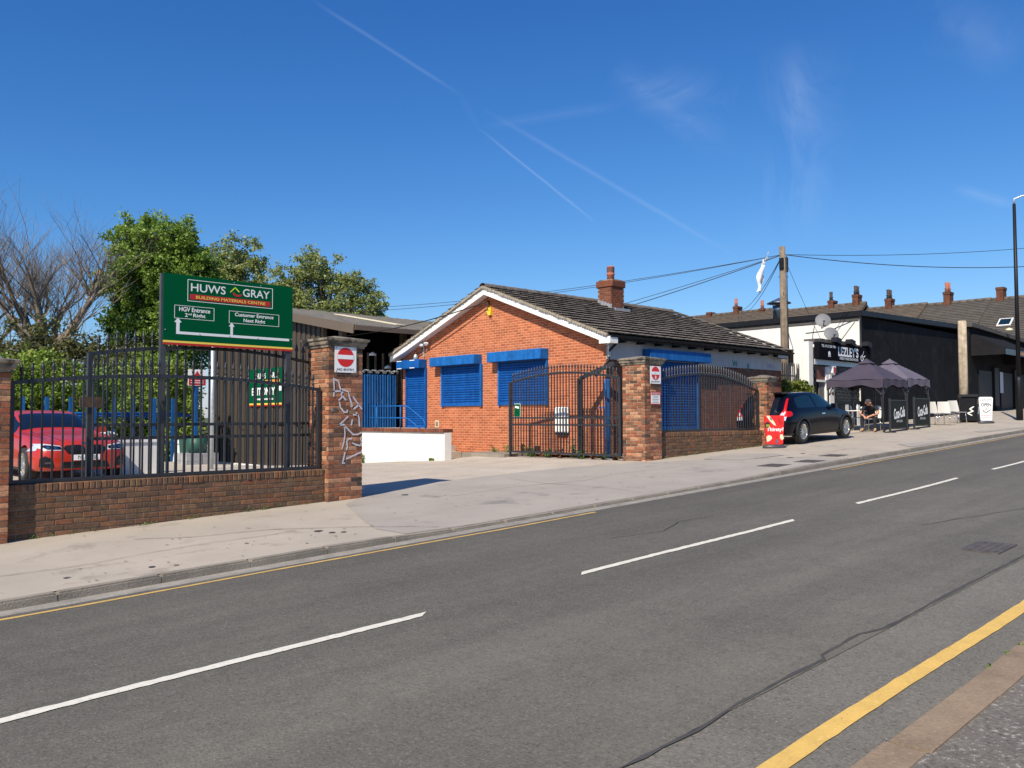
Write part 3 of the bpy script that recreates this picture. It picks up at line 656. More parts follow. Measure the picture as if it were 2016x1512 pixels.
# ================================================================== the big direction board
t = thing('direction_board', 'large green board with white arrows on two posts', 'sign', (4.84, 12.52, 0)); W, Z0, Z1 = 2.12, 2.80, 3.865
MB().box(.0, W, -.012, -.004, Z0, Z1).build('panel', M['green_sign'], t)
MB().box(-.03, .05, .0, .07, .45, Z1-.01).build('post', M['grey_iron'], t); MB().box(W-.10, W-.02, .0, .07, .45, Z1-.05).build('post', M['grey_iron'], t)
for z in (3.0, 3.7): MB().bar((.05, .015, z), (W-.1, .015, z), .02, .04).build('channel_rail', M['galvanised'], t)
MB().box(0, W, -.015, -.0125, 2.833, 2.863).build('yellow_stripe', M['sign_yellow'], t); MB().box(0, W, -.015, -.0125, Z0, 2.832).build('red_stripe', M['sign_red'], t)
def outline(x0, x1, z0, z1, w, m='sign_white'):
    mb = MB(); y0, y1 = -.0145, -.0125
    mb.box(x0, x1, y0, y1, z1-w, z1).box(x0, x1, y0, y1, z0, z0+w).box(x0, x0+w, y0, y1, z0+w, z1-w).box(x1-w, x1, y0, y1, z0+w, z1-w)
    mb.build('outline', M[m], t, fix=False)
outline(.36, 1.76, 3.475, 3.805, .008); outline(.165, .78, 3.20, 3.40, .006); outline(1.02, 1.875, 3.19, 3.385, .006)
letters('HUWS', t, M['sign_grey_white'], .685, 3.69, .55, .125, -.015, bold=.01); letters('GRAY', t, M['sign_grey_white'], 1.475, 3.69, .46, .125, -.015, bold=.01)
MB().box(.40, 1.715, -.0145, -.0125, 3.505, 3.585).build('red_band', M['sign_red'], t); letters('BUILDING MATERIALS CENTRE', t, M['sign_yellow'], 1.06, 3.545, 1.14, .046, -.0165, bold=.012)
mb = MB(); stroke(mb, [(1.035, 3.675), (1.115, 3.755), (1.185, 3.69)], .017, -.015); mb.build('emblem_roof', M['sign_lime'], t, fix=False)
mb = MB(); stroke(mb, [(1.09, 3.675), (1.10, 3.65), (1.13, 3.63), (1.18, 3.63), (1.22, 3.645)], .036, -.0152); mb.build('emblem_curve', M['sign_red'], t, fix=False)
letters('HGV Entrance', t, M['sign_white'], .475, 3.345, .48, .068, -.015, bold=.018); letters('2', t, M['sign_white'], .345, 3.26, .04, .056, -.015, bold=.018); letters('nd', t, M['sign_white'], .40, 3.277, .052, .03, -.015, bold=.018); letters('Right', t, M['sign_white'], .545, 3.254, .19, .072, -.015, bold=.018)
letters('Customer Entrance', t, M['sign_white'], 1.445, 3.335, .66, .058, -.015, bold=.018); letters('Next Right', t, M['sign_white'], 1.445, 3.243, .37, .072, -.015, bold=.018)
mb = MB(); mb.prism([(.195, 2.965), (2.06, 2.965), (2.06, 3.005), (.245, 3.005), (.245, 3.14), (.275, 3.14), (.22, 3.215), (.165, 3.14), (.195, 3.14)], -.0145, -.0125); mb.prism([(1.045, 3.006), (1.085, 3.006), (1.085, 3.135), (1.11, 3.135), (1.065, 3.205), (1.02, 3.135), (1.045, 3.135)], -.0145, -.0125); mb.build('arrow', M['sign_grey_white'], t)
for x, z in ((.03, 3.02), (W-.02, 3.0), (.55, 2.985), (1.03, 2.985), (1.5, 2.985), (1.1, 3.83), (1.55, 3.83)): disc(MB(), x, z, .008, -.02, -.0125, 8).build('bolt', M['galvanised'], t)
# ================================================================== the brick building with the gable
BO = (17.0835, 14.2274, 0); BR = -.0155; BLn, BW = 8.95, 9.16
ZG, ZE, ZR = .60, 3.90, 5.70
bld = thing('brick_building', 'single storey orange brick building with gable, tiled roof and blue shutters', 'building', BO, BR)
def slope_z(y): return ZE+(ZR-ZE)*(1-abs(y-BW/2)/(BW/2+.35)) if False else ZR-.369*abs(y-BW/2)
MB().prism([(0, ZG), (BW, ZG), (BW, slope_z(BW)-.12), (BW/2, ZR-.12), (0, slope_z(0)-.12)], .0, .22, 'yz').build('gable_wall', M['mortar_gable'], bld)
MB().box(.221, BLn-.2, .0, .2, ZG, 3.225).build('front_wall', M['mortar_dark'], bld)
MB().box(.205, BLn, -.012, .2, 3.23, 3.98).build('rendered_band', M['grey_render'], bld)
MB().box(.0, .20, -.006, -.0005, 3.23, 3.98).build('corner_render', M['white_render'], bld)
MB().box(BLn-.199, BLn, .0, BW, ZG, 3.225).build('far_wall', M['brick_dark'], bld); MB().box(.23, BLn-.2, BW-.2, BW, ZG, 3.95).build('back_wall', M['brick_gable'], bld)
MB().prism([(0.21, 3.98), (BW, 3.98), (BW/2, ZR-.13)], BLn-.2, BLn, 'yz').build('far_gable', M['white_render'], bld)
# bricks of the gable (facing -x) and the lower front (facing -y)
holes_g = [(5.02, 6.9, 2.08, 3.34), (2.2, 4.16, 2.08, 3.34), (7.84, 8.86, ZG, 3.34)]
lst = []
r = 0
while ZG+r*.075 < ZR-.2:
    z = ZG+r*.075+.005; u = -.1125 if r % 2 else 0.
    while u < BW:
        segs = [(max(u, 0), min(u+BL, BW))]
        for h0, h1, k0, k1 in holes_g:
            if z+.07 > k0 and z < k1:
                segs = [q for s_ in segs for q in ((s_[0], min(s_[1], h0)), (max(s_[0], h1), s_[1])) if q[1]-q[0] > .025]
        for a, b in segs:
            if b-a > .025 and z+.055 < min(slope_z(a), slope_z(b))-.10:
                lst.append(((-.005+rng.uniform(-.0015, .0015), b, z), -math.pi/2, b-a, BH, .06))
        u += .225
    r += 1
r = 0; lf = []
while ZG+r*.075 < 3.17:
    z = ZG+r*.075+.005; u = -.1125+.1 if r % 2 else .0
    while u < BLn:
        a, b = max(u, .0), min(u+BL, BLn); seg = [(a, b)]
        if 1.2 < z < 3.3: seg = [q for q in ((a, min(b, 2.0)), (max(a, 4.05), b)) if q[1]-q[0] > .025]
        for a, b in seg:
            if b-a > .025: lf.append(((a, -.005, z), 0, b-a, BH, .06))
        u += .225
    r += 1
place_bricks(bld, lst, M['brick_gable'], 300)
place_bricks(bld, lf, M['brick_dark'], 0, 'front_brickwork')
# roller shutters
def slat_me(w, h, m):
    mb = MB(); P = [(.004, 0), (-.003, .010), (-.016, h*.32), (-.024, h*.62), (-.026, h*.8), (-.020, h-.008), (.004, h-.004)]
    mb.grid(lambda i, j: (w*i, P[int(round(j*6))][0], P[int(round(j*6))][1]), 1, 6); return mb.mesh('slat', m, True, fix=False)
def shutter(parent, origin, rz, w, z0, z1, bx0, bx1, bz0, bz1, depth, m='blue_paint', mb_box='blue_faded', nslat=.075):
    """local frame: x along the wall, -y out of it"""
    s = link('roller_shutter', MB().box(0, w, -.02, .0, z0, z1).mesh('roller_shutter', M['blue_paint']), parent, origin, (0, 0, rz))
    b = MB().box(bx0, bx1, -depth, -.006, bz0, bz1).build('shutter_box', M[mb_box], s); bevel(b, .008, 1)
    for x in (-.045, w-.03): MB().box(x, x+.075, -.075, -.004, z0-.03, bz0+.002).build('guide_rail', M[mb_box], s)
    n = int((z1-z0-.1)/nslat); me = slat_me(w-.065, nslat, M[m])
    for i in range(n): link('slat', me, s, (.0325, -.026, z0+.1+i*nslat))
    MB().box(.033, w-.033, -.05, -.022, z0-.01, z0+.098).build('bottom_bar', M['blue_paint'], s)
    return s
g2 = -math.pi/2
s1 = shutter(bld, (-.002, 6.92, 0), g2, 1.91, 2.07, 3.33, -.32, 1.75+.16, 3.34, 3.63, .33)
s2 = shutter(bld, (-.002, 4.17, 0), g2, 1.98, 2.07, 3.33, -.24, 1.98+.06, 3.34, 3.635, .33)
s3 = shutter(bld, (-.002, 8.87, 0), g2, 1.05, 1.36, 3.33, -.22, 1.07, 3.335, 3.62, .33, mb_box='blue_paint')
for z in (3.35, 3.60): 
    for x in (-.18, .55): MB().box(x, x+.27, -.3325, -.331, z-.012, z+.012).build('tape', M['sign_white'], s3, fix=False)
shutter(bld, (2.02, -.002, 0), 0, 2.02, 1.34, 3.27, -.52, 2.38, 3.29, 3.565, .30)
# roof: tiles
pit = math.atan(.369); nrow = 15; gauge = .3475
def tile_me():
    mb = MB(); w, l, th = .297, .42, .014
    prof = [(0, 0), (.02, .007), (.05, .008), (.07, .001), (.15, .0), (.22, .001), (.24, .006), (.297, 0)]
    mb.v = [(x, 0, z) for x, z in prof]+[(x, l, z-.008) for x, z in prof]+[(x, 0, z-th) for x, z in prof]
    n = len(prof)
    for i in range(n-1): mb.f += [(i, i+1, n+i+1, n+i), (2*n+i, 2*n+i+1, i+1, i)]
    mb.f += [(0, n, 2*n), (n-1, 2*n+n-1, 2*n-1)]
    return mb.mesh('roof_tile', M['tile'])
TILE = tile_me()
roof = MB().prism([(-.33, ZR-.369*(BW/2+.33)-.075), (BW/2, ZR-.075), (BW+.33, ZR-.369*(BW/2+.33)-.075), (BW+.33, ZR-.369*(BW/2+.33)-.10), (BW/2, ZR-.10), (-.33, ZR-.369*(BW/2+.33)-.10)], -.30, BLn+.12, 'yz').build('roof', M['tile'], bld)
tl_ = []; nt_ = 32; X0 = -.36
for side in (0, 1):
    for r in range(nrow):
        for k in range(nt_):
            d = r*gauge*math.cos(pit); yb = -.36+d if side == 0 else BW+.36-d
            z = ZR-.369*(BW/2+.36)+r*gauge*math.sin(pit)
            x = X0+k*.2985 if side == 0 else X0+(k+1)*.2985
            tl_.append((side, r, k, (x, yb, z+.034+rng.uniform(-.004, .004)), (pit-.115+rng.uniform(-.006, .006), 0, 0 if side == 0 else math.pi)))
front = sorted([q for q in tl_ if q[0] == 0], key=lambda q: (Vector(q[3])-Vector((-17, -14, 1.7))).length)
mb = MB()
for i, (side, r, k, loc, rot) in enumerate(front+[q for q in tl_ if q[0] == 1]):
    if i < 300: link('roof_tile', TILE, roof, loc, rot)
    else:
        mw = Matrix.Translation(loc) @ Matrix.Rotation(rot[2], 4, 'Z') @ Matrix.Rotation(rot[0], 4, 'X')
        mb.add([mw @ v.co for v in TILE.vertices], [tuple(p.vertices) for p in TILE.polygons])
tag(mb.build('tile_courses', M['tile'], roof, fix=False), kind='stuff')
rg = MB().grid(lambda i, j: (i*.44, .13*math.cos(math.pi*j), .10*math.sin(math.pi*j)+.012*(i > .9)), 4, 8).mesh('ridge_tile', M['tile'], True)
for k in range(21): link('ridge_tile', rg, roof, (-.36+k*.45, BW/2, ZR-.045), (rng.uniform(-.02, .02), 0, 0))
# verge mortar, bargeboards, soffit
for sgn in (-1, 1):
    y0 = BW/2; y1 = BW/2+sgn*(BW/2+.33); zz0 = ZR; zz1 = ZR-.369*(BW/2+.33)
    mb = MB(); n = 60
    for i in range(n): 
        a, b = i/n, (i+1)/n; o = rng.uniform(-.01, .014)
        mb.box(-.355-o, -.29, min(lerp(y0, y1, a), lerp(y0, y1, b)), max(lerp(y0, y1, a), lerp(y0, y1, b))+.002, lerp(zz0, zz1, (a+b)/2)-.085-rng.uniform(0, .02), lerp(zz0, zz1, (a+b)/2)-.02)
    mb.build('verge_mortar', M['verge_mortar'], roof, fix=False)
    m2 = MB(); q = Vector((0, y1-y0, zz1-zz0)).normalized(); up = Vector((0, -q.z, q.y))*(1 if sgn > 0 else -1)
    if up.z < 0: up = -up
    a0 = Vector((-.30, y0, zz0-.09)); a1 = Vector((-.30, y1+.0*sgn, zz1-.09))
    m2.v = [tuple(p) for p in (a0, a1, a1-Vector((0, 0, .20)), a0-Vector((0, 0, .20)))]+[tuple(p+Vector((.025, 0, 0))) for p in (a0, a1, a1-Vector((0, 0, .20)), a0-Vector((0, 0, .20)))]
    m2.f = [(0, 1, 2, 3), (7, 6, 5, 4), (0, 4, 5, 1), (1, 5, 6, 2), (2, 6, 7, 3), (3, 7, 4, 0)]
    m2.build('bargeboard', M['white_paint'], bld)
    m3 = MB(); b0 = a0+Vector((.026, 0, -.175)); b1 = a1+Vector((.026, 0, -.175))
    m3.v = [tuple(p) for p in (b0, b1, b1+Vector((.27, 0, 0)), b0+Vector((.27, 0, 0)))]+[tuple(p+Vector((0, 0, .012))) for p in (b0, b1, b1+Vector((.27, 0, 0)), b0+Vector((.27, 0, 0)))]
    m3.f = [(0, 1, 2, 3), (7, 6, 5, 4), (0, 4, 5, 1), (1, 5, 6, 2), (2, 6, 7, 3), (3, 7, 4, 0)]
    m3.build('soffit', M['white_paint'], bld)
for sgn in (-1, 1):
    MB().bar((BLn+.145, BW/2+sgn*(BW/2+.34), ZR-.369*(BW/2+.34)-.012), (BLn+.145, BW/2, ZR-.012), .09, .085, (1, 0, 0) if False else (0, 0, 1)).build('verge_strip', M['tile'], roof)
zeave = ZR-.369*(BW/2+.36)
MB().box(-.31, .0, -.40, -.02, zeave-.26, zeave-.09).build('eaves_box_end', M['white_paint'], bld)
MB().box(-.28, BLn+.1, -.31, -.285, zeave-.16, zeave-.025).build('fascia', M['black_paint'], bld)
MB().box(.0, BLn+.1, -.284, -.013, zeave-.13, zeave-.115).build('front_soffit', M['black_paint'], bld)
gt = MB().grid(lambda i, j: (lerp(-.3, BLn+.14, i), -.375+.06*math.cos(math.pi+math.pi*j), zeave-.055-.06*math.sin(math.pi*j)), 1, 8).build('gutter', M['black_paint'], bld, True, fix=False)
for k in range(12): MB().box(.2+k*.78, .26+k*.78, -.33, -.29, zeave-.15, zeave-.05).build('gutter_bracket', M['black_paint'], bld)
for k in range(11): MB().box(.45+k*.8, .52+k*.8, -.28, -.013, zeave-.20, zeave-.131).build('rafter_foot', M['black_paint'], bld)
dp = link('downpipe', MB().tube([(.06, -.37, zeave-.08), (.06, -.36, zeave-.2), (.02, -.1, zeave-.42), (.02, -.075, zeave-.5), (.02, -.075, 3.24), (-.06, -.08, 3.12), (-.45, -.08, 2.8), (-.50, -.06, 2.76)], .036, 10).mesh('downpipe', M['black_paint'], True), bld)
MB().tube([(.02, -.075, 3.75), (.02, -.075, 3.72), (.02, -.075, 3.30), (.02, -.075, 3.28)], [.036, .045, .045, .036], 10).build('grey_sleeve', M['galvanised'], dp, True)
MB().tube([(-.02, BW+.36, zeave-.06), (-.03, BW+.3, zeave-.2), (.0, BW+.06, zeave-.3), (.0, BW+.06, .9)], .036, 8).build('downpipe', M['black_paint'], bld, True)
# chimney
ch = MB().box(4.285, 4.885, 3.415, 4.035, 4.9, 6.0).build('chimney', M['mortar_dark'], bld)
cl = []
for r in range(16):
    z = 4.95+r*.075
    for k in range(3):
        u = k*.225-(.1125 if r % 2 else 0); a, b = max(0, u), min(.62, u+BL)
        if b-a > .03: cl.append(((4.275+a, 3.405, z), 0, b-a, BH, .05)); cl.append(((4.275, 3.405+b, z), g2, b-a, BH, .05))
mbq = MB()
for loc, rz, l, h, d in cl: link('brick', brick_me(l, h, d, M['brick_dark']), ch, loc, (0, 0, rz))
bevel(MB().box(4.235, 4.935, 3.365, 4.085, 6.0, 6.22).build('corbel', M['brick_dark'], ch), .02, 1)
MB().box(4.30, 4.87, 3.43, 4.02, 6.22, 6.26).build('flaunching', M['stone_cap'], ch)
pot = MB().lathe([(.0, 6.25), (.13, 6.25), (.115, 6.42), (.14, 6.44), (.14, 6.47), (.115, 6.5), (.125, 6.52), (.125, 6.72), (.105, 6.74), (.0, 6.74)], (4.58, 3.72, 0), 16).build('chimney_pot', M['terracotta'], ch, True)
for k in range(5): MB().lathe([(.127, 6.545+k*.033), (.131, 6.55+k*.033), (.131, 6.56+k*.033), (.127, 6.565+k*.033)], (4.58, 3.72, 0), 16).build('pot_louvre', M['sooty_pot'], pot, True)
mb = MB()
for k in range(5): mb.box(4.25, 4.27, 3.40+k*.12, 3.53+k*.12, 5.1+k*.045, 5.42+k*.045)
mb.box(4.2, 4.95, 3.2, 3.41, 5.13, 5.27); mb.build('lead_flashing', M['lead'], ch)
# small fittings on the gable
MB().prism([(4.50, 5.03), (4.66, 5.03), (4.69, 4.92), (4.62, 4.80), (4.52, 4.80)], -.09, -.006, 'yz').build('alarm_box', M['alarm_yellow'], bld)
a_ = letters('GC', bld, M['letter_black'], 0, 0, .09, .07, 0); a_.location = (-.093, 4.6, 4.955); a_.rotation_euler = (0, 0, -math.pi/2)
MB().box(-.10, -.006, 4.63, 4.67, 4.95, 5.25).build('cable_bracket', M['rust'], bld)
fl = MB().lathe([(0, 0), (.05, .01), (.07, .14), (0, .145)], (-.15, 7.56, 4.12), 10, 'y').build('floodlight', M['plastic_white'], bld, True); MB().lathe([(0, 0), (.05, .01), (.07, .14), (0, .145)], (-.15, 7.80, 4.10), 10, 'y').build('floodlight', M['plastic_white'], bld, True)
MB().box(-.06, -.006, 7.90, 7.94, 3.72, 4.22).build('lamp_bracket', M['galvanised'], bld)
MB().tube([(-.03, 7.93, 4.1), (-.05, 8.1, 3.85), (-.03, 8.4, 3.72)], .012, 5).build('conduit', M['cable'], bld); MB().lathe([(0, 0), (.10, .0), (.06, .16), (0, .2)], (-.1, 8.28, 3.64), 10).build('hooded_lamp', M['galvanised'], bld, True)
bevel(MB().box(-.10, -.006, 1.32, 1.83, 1.27, 1.98).build('meter_box', M['plastic_white'], bld), .03, 2)
MB().box(-.10, -.012, 1.36, 1.79, 1.215, 1.27).build('meter_box_base', M['black_paint'], bld)
MB().box(-.014, -.006, 7.14, 7.34, 1.38, 1.60).build('air_brick', M['cream'], bld); MB().box(-.018, -.0145, 7.17, 7.31, 1.41, 1.57).build('air_brick_grille', M['timber_pole'], bld)
MB().box(-.02, .0, -.25, 0, 0, .01)
pn = MB().box(8.25, 8.88, -.28, -.265, 3.60, 3.80).build('name_plate', M['black_paint'], bld); MB().box(8.28, 8.85, -.284, -.281, 3.625, 3.775).build('name_plate_panel', M['grey_render'], bld)
# spray marks on the render
for nm, m, qs in (('graffiti_mark', 'graffiti_teal', [[(6.0, 3.46), (6.05, 3.28), (6.12, 3.44), (6.2, 3.26), (6.22, 3.45)], [(6.85, 3.42), (6.87, 3.12)], [(6.92, 3.38), (6.9, 3.2)]]), ('graffiti_mark', 'graffiti_purple', [[(8.05, 3.46), (8.1, 3.3), (8.17, 3.45), (8.2, 3.3), (8.3, 3.44), (8.28, 3.3), (8.42, 3.42), (8.5, 3.32), (8.4, 3.27)]])):
    mb = MB()
    for q in qs: stroke(mb, q, .05 if 'teal' in m else .018, -.0135)
    mb.build(nm, M[m], bld, fix=False)

# ================================================================== cable slung from the gable
def cable(label, P, Q, sag, r=.012, n=24, cat='cable', name='overhead_cable', group=None):
    P = Vector(P); Q = Vector(Q); pts = [P.lerp(Q, i/n)-Vector((0, 0, sag*4*(i/n)*(1-i/n))) for i in range(n+1)]
    return tag(MB().tube(pts, r, 5).build(name, M['cable'], None, True), label, cat, group)
cable('black cable slung from the gable peak down to the shed', (16.99, 18.86, 5.2), (15.75, 24.6, 4.5), .14, .018)

# ================================================================== white ramp wall, landing, rails, blue fence
t = thing('ramp_wall', 'white rendered ramp wall with brown brick coping below the blue door', 'wall', (15.0, 18.40, 0))
MB().prism([(0, .45), (0, 1.27), (6.2, 1.27), (6.2, -.2)], 0, .25, 'yz').build('rendered_wall', M['white_render'], t)
cm = brick_me(.10, .10, .37, M['brick_dark'], .006)
for k in range(56): link('coping_brick', cm, t, (-.06, k*.11+.1, 1.275), (0, 0, -math.pi/2))
MB().box(.25, 2.0, 2.75, 6.2, .2, 1.36).build('landing', M['yard_concrete'], t)
for k in range(4): MB().box(.25, 2.0, 2.75-.28*(k+1), 2.75-.28*k, .2, 1.36-.18*(k+1)).build('step', M['yard_concrete'], t)
MB().box(.8, 2.04, -1.6, .2, .5, .69).build('kerb_slab', M['kerb_stone'], t)
t = thing('handrail', 'bright blue tubular handrail on the landing by the blue door', 'handrail', (15.6, 0, 1.36))
for h, nm in ((.70, 'top_rail'), (.33, 'lower_rail')):
    MB().tube([(0, 23.0, h), (0, 21.05, h), (0, 20.9, h-.03), (0, 20.15, h-.42), (0, 20.05, h-.55 if h > .5 else h-.40), (0, 20.04, 0)] if h > .5 else [(0, 23.0, h), (0, 21.05, h), (0, 20.9, h-.03), (0, 20.3, h-.33)], .022, 8).build(nm, M['blue_faded'], t, True)
for y in (22.6, 21.3): MB().tube([(0, y, 0), (0, y, .7)], .02, 8).build('upright', M['blue_faded'], t, True)
t = thing('steel_fence', 'tall blue fence of upright steel rails beside the building', 'fence', (15.0, 23.62, 1.30))
pal = MB().prism([(0, 0), (.05, 0), (.085, .03), (.085, 1.83), (.0425, 1.93), (0, 1.83)], 0, .035); pme = MB()
pme.grid(lambda i, j: (.085*i, -.03*math.sin(math.pi*i), 1.88*j-(.05*abs(2*i-1) if j > .9 else 0)), 6, 2); pme = pme.mesh('pale', M['blue_steel'], True)
for k in range(23): link('pale', pme, t, (-.25+k*.104, rng.uniform(-.008, .008), rng.uniform(-.01, .015)), (0, rng.uniform(-.01, .01), 0), (1.08, 1.2, 1))
for z in (.35, 1.5): MB().box(-.3, 2.2, .03, .07, z, z+.05).build('rail', M['blue_steel'], t)
mb = MB()
for k in range(3):
    pts = []
    for i in range(60): a = i*.9+k; pts.append((-.3+i*.042, .0+.05*math.cos(a), 1.93+.06*math.sin(a)+.02))
    mb.tube(pts, .006, 4)
mb.build('barbed_wire', M['galvanised'], t)

# ================================================================== brown steel shed
sh = thing('steel_shed', 'brown ribbed steel shed with shallow roof behind the gates', 'shed', (15.5, 0, 0))
def shz(y): return 4.76+(y-23.45)*.183 if y < 32.2 else 4.76+(32.2-23.45)*.183-(y-32.2)*.183
ribs = MB(); y = 25.95; k = 0
MB().prism([(25.95, -.12), (34.6, -.12), (34.6, shz(34.6)-.3), (32.2, shz(32.2)-.3), (25.95, shz(25.95)-.3)], .05, .12, 'yz').build('cladding', M['brown_cladding'], sh)
while y < 34.5:
    link('cladding_rib', MB().prism([(0, -.115), (.16, -.115), (.16, shz(y+.08)-.31), (0, shz(y)-.31)], .0, .051, 'yz').mesh('cladding_rib', M['brown_cladding']), sh, (0, y, 0)); y += .333
MB().box(-.03, .12, 25.95, 34.6, -.9, -.121).build('plinth', M['white_render'], sh)
MB().box(.05, .2, 25.8, 25.95, -.9, shz(25.8)-.3).build('corner_flashing', M['brown_trim'], sh)
rf = MB()
for (ya, yb) in ((23.3, 32.2), (32.2, 36.0)):
    rf.v += [(-.3, ya, shz(ya)), (13.5, ya, shz(ya)), (13.5, yb, shz(yb)), (-.3, yb, shz(yb)), (-.3, ya, shz(ya)-.06), (13.5, ya, shz(ya)-.06), (13.5, yb, shz(yb)-.06), (-.3, yb, shz(yb)-.06)]
    b = len(rf.v)-8; rf.f += [tuple(b+i for i in q) for q in [(0, 1, 2, 3), (7, 6, 5, 4), (0, 4, 5, 1), (1, 5, 6, 2), (2, 6, 7, 3), (3, 7, 4, 0)]]
ro = rf.build('roof', M['shed_roof'], sh)
for k in range(28):
    mbk = MB(); x = -.2+k*.5; mbk.bar((x, 23.3, shz(23.3)+.012), (x, 32.2, shz(32.2)+.012), .05, .024); mbk.build('roof_rib', M['shed_roof'], ro, fix=False)
MB().bar((3.2, 25.5, shz(25.5)+.03), (3.2, 29.8, shz(29.8)+.03), .5, .02).build('rooflight', M['cream'], ro)
mb = MB()
for ya, yb in ((23.28, 32.2), (32.2, 36.0)): mb.bar((-.33, ya, shz(ya)-.13), (-.33, yb, shz(yb)-.13), .04, .30)
mb.build('verge_trim', M['brown_trim'], sh); MB().box(-.3, 13.5, 23.24, 23.3, shz(23.3)-.16, shz(23.3)+.0).build('eaves_trim', M['brown_trim'], sh)
for k in range(5): MB().box(.3+k*2.6, .5+k*2.6, 25.0, 25.2, -.9, shz(25.1)-.08).build('column', M['brown_trim'], sh)
MB().box(.2, 13.5, 33.8, 34, -.9, 6).build('back_wall', M['dark_void'], sh); MB().box(13.4, 13.5, 25, 34, -.9, 4.5).build('end_wall', M['dark_void'], sh)
for x, y, z in ((1.1, 24.3, 3.85), (1.75, 24.3, 3.42)): MB().lathe([(0, z), (.13, z), (.12, z+.06), (0, z+.13)], (x, y, 0), 10).build('globe_lamp', M['plastic_white'], sh, True)
for k in range(7): MB().bar((1.0+k*.32, 24.9, 2.2), (1.0+k*.32, 24.9, 4.0), .06).build('stored_length', M['timber_pole'], sh)
# exit board on the shed wall
t = thing('exit_board', 'green exit only board fixed to the brown shed wall', 'sign', (15.46, 31.15, 0), -math.pi/2)
MB().box(0, 2.72, -.02, -.005, 2.15, 3.60).build('panel', M['green_sign'], t); MB().box(0, 2.72, -.024, -.021, 2.15, 2.2).build('red_stripe', M['sign_red'], t); MB().box(0, 2.72, -.024, -.021, 2.205, 2.265).build('yellow_stripe', M['sign_yellow'], t)
letters('HUWS', t, M['sign_white'], 1.02, 3.32, .75, .22, -.024, bold=.02); letters('GRAY', t, M['sign_white'], 2.1, 3.32, .72, .22, -.024, bold=.02); MB().box(.6, 2.5, -.024, -.021, 3.06, 3.15).build('orange_band', M['sign_orange'], t)
letters('EXIT ONLY', t, M['sign_white'], 1.2, 2.72, 1.85, .30, -.024, bold=.035); MB().prism([(2.3, 2.6), (2.42, 2.6), (2.42, 2.72), (2.62, 2.72), (2.62, 2.9), (2.3, 2.9)], -.024, -.021).build('arrow', M['sign_white'], t)
scribble(t, 'sign_white', 1.3, 2.42, 1.4, .07, -.022)
# ================================================================== things in the yard
t = thing('lamp_column', 'grey galvanised steel pole in the yard behind the green board', 'pole', (8.96, 20.0, .38)); MB().tube([(0, 0, 0), (0, 0, 3.4)], .046, 10).build('tube', M['galvanised'], t, True); MB().box(-.09, .09, -.09, .09, 0, .03).build('base_plate', M['galvanised'], t)
names = ['first', 'second', 'third', 'fourth', 'fifth', 'sixth', 'seventh', 'eighth']
xs = [7.23, 7.93, 8.64, 9.35, 10.0, 10.63, 11.34, 12.0]
for k, x in enumerate(xs):
    t = thing('rack_upright', f'blue steel rack upright in the yard, {names[k]} counting from the left', 'rack post', (x, 30, -.3), 0, 'blue rack uprights')
    MB().box(-.055, .055, -.05, .05, 0, 2.70).build('post', M['blue_steel'], t); MB().box(-.12, .12, -.25, .6, 0, .06).build('foot', M['blue_steel'], t)
    for z in (1.1, 1.95): MB().bar((0, .05, z), (0, .9, z+.03), .05, .07).build('arm', M['blue_steel'], t)
    link('cap', MB().box(-.058, .058, -.053, .053, 2.2, 2.24).mesh('cap', M['blue_paint']), t)
t = thing('pipe_load', 'dark lengths stored across the blue rack arms', 'stock', (0, 30.5, 0))
for k in range(9): MB().tube([(6.6+rng.uniform(-.3, .3), -.25+.13*(k % 5), 1.78+.09*(k//5)), (12.6+rng.uniform(-.3, .3), -.25+.13*(k % 5), 1.78+.09*(k//5))], .05, 6).build('length', M[['blue_paint', 'cable', 'cable', 'black_iron', 'sign_red'][k % 5]], t, True)
t = thing('red_notice', 'red and white warning board on a blue post in the yard', 'sign', (12.0, 28.0, -.15))
MB().box(-.05, .05, 0, .1, 0, 3.0).build('post', M['blue_steel'], t); MB().box(-.31, .31, -.02, -.005, 2.95, 3.5).build('panel', M['sign_white'], t); MB().box(-.29, .29, -.025, -.022, 2.97, 3.2).build('red_panel', M['sign_red'], t); MB().prism([(-.14, 3.25), (.14, 3.25), (0, 3.46)], -.025, -.022).build('triangle', M['sign_red'], t)
for z in (3.05, 3.12): scribble(t, 'sign_white', 0, z, .45, .03, -.026)
t = thing('low_wall', 'low white rendered wall behind the red car', 'wall', (6.5, 19.6, 0)); MB().box(0, .98, 0, .2, .3, 1.16).build('rendered_wall', M['white_render'], t); MB().box(-.02, 1.0, -.03, .23, 1.161, 1.22).build('coping', M['white_paint'], t)
for k, (x, y, nx) in enumerate(((8.7, 27.5, 3), (9.9, 27.2, 3), (7.6, 27.8, 2))):
    t = thing('brick_pack', ['stack of orange bricks on the left of the yard store', 'stack of orange bricks in the middle of the yard store', 'small stack of orange bricks furthest left in the yard'][k], 'brick stack', (x, y, -.1))
    for r in range(9):
        for i in range(nx): link('brick_layer', brick_me(.33, .11, .5, M['orange_brick_pack']), t, (i*.345-.5+rng.uniform(-.01, .01), rng.uniform(-.02, .02), .1+r*.118))
    MB().box(-.55, -.5+nx*.345, -.05, .6, 0, .1).build('pallet', M['timber_pole'], t)
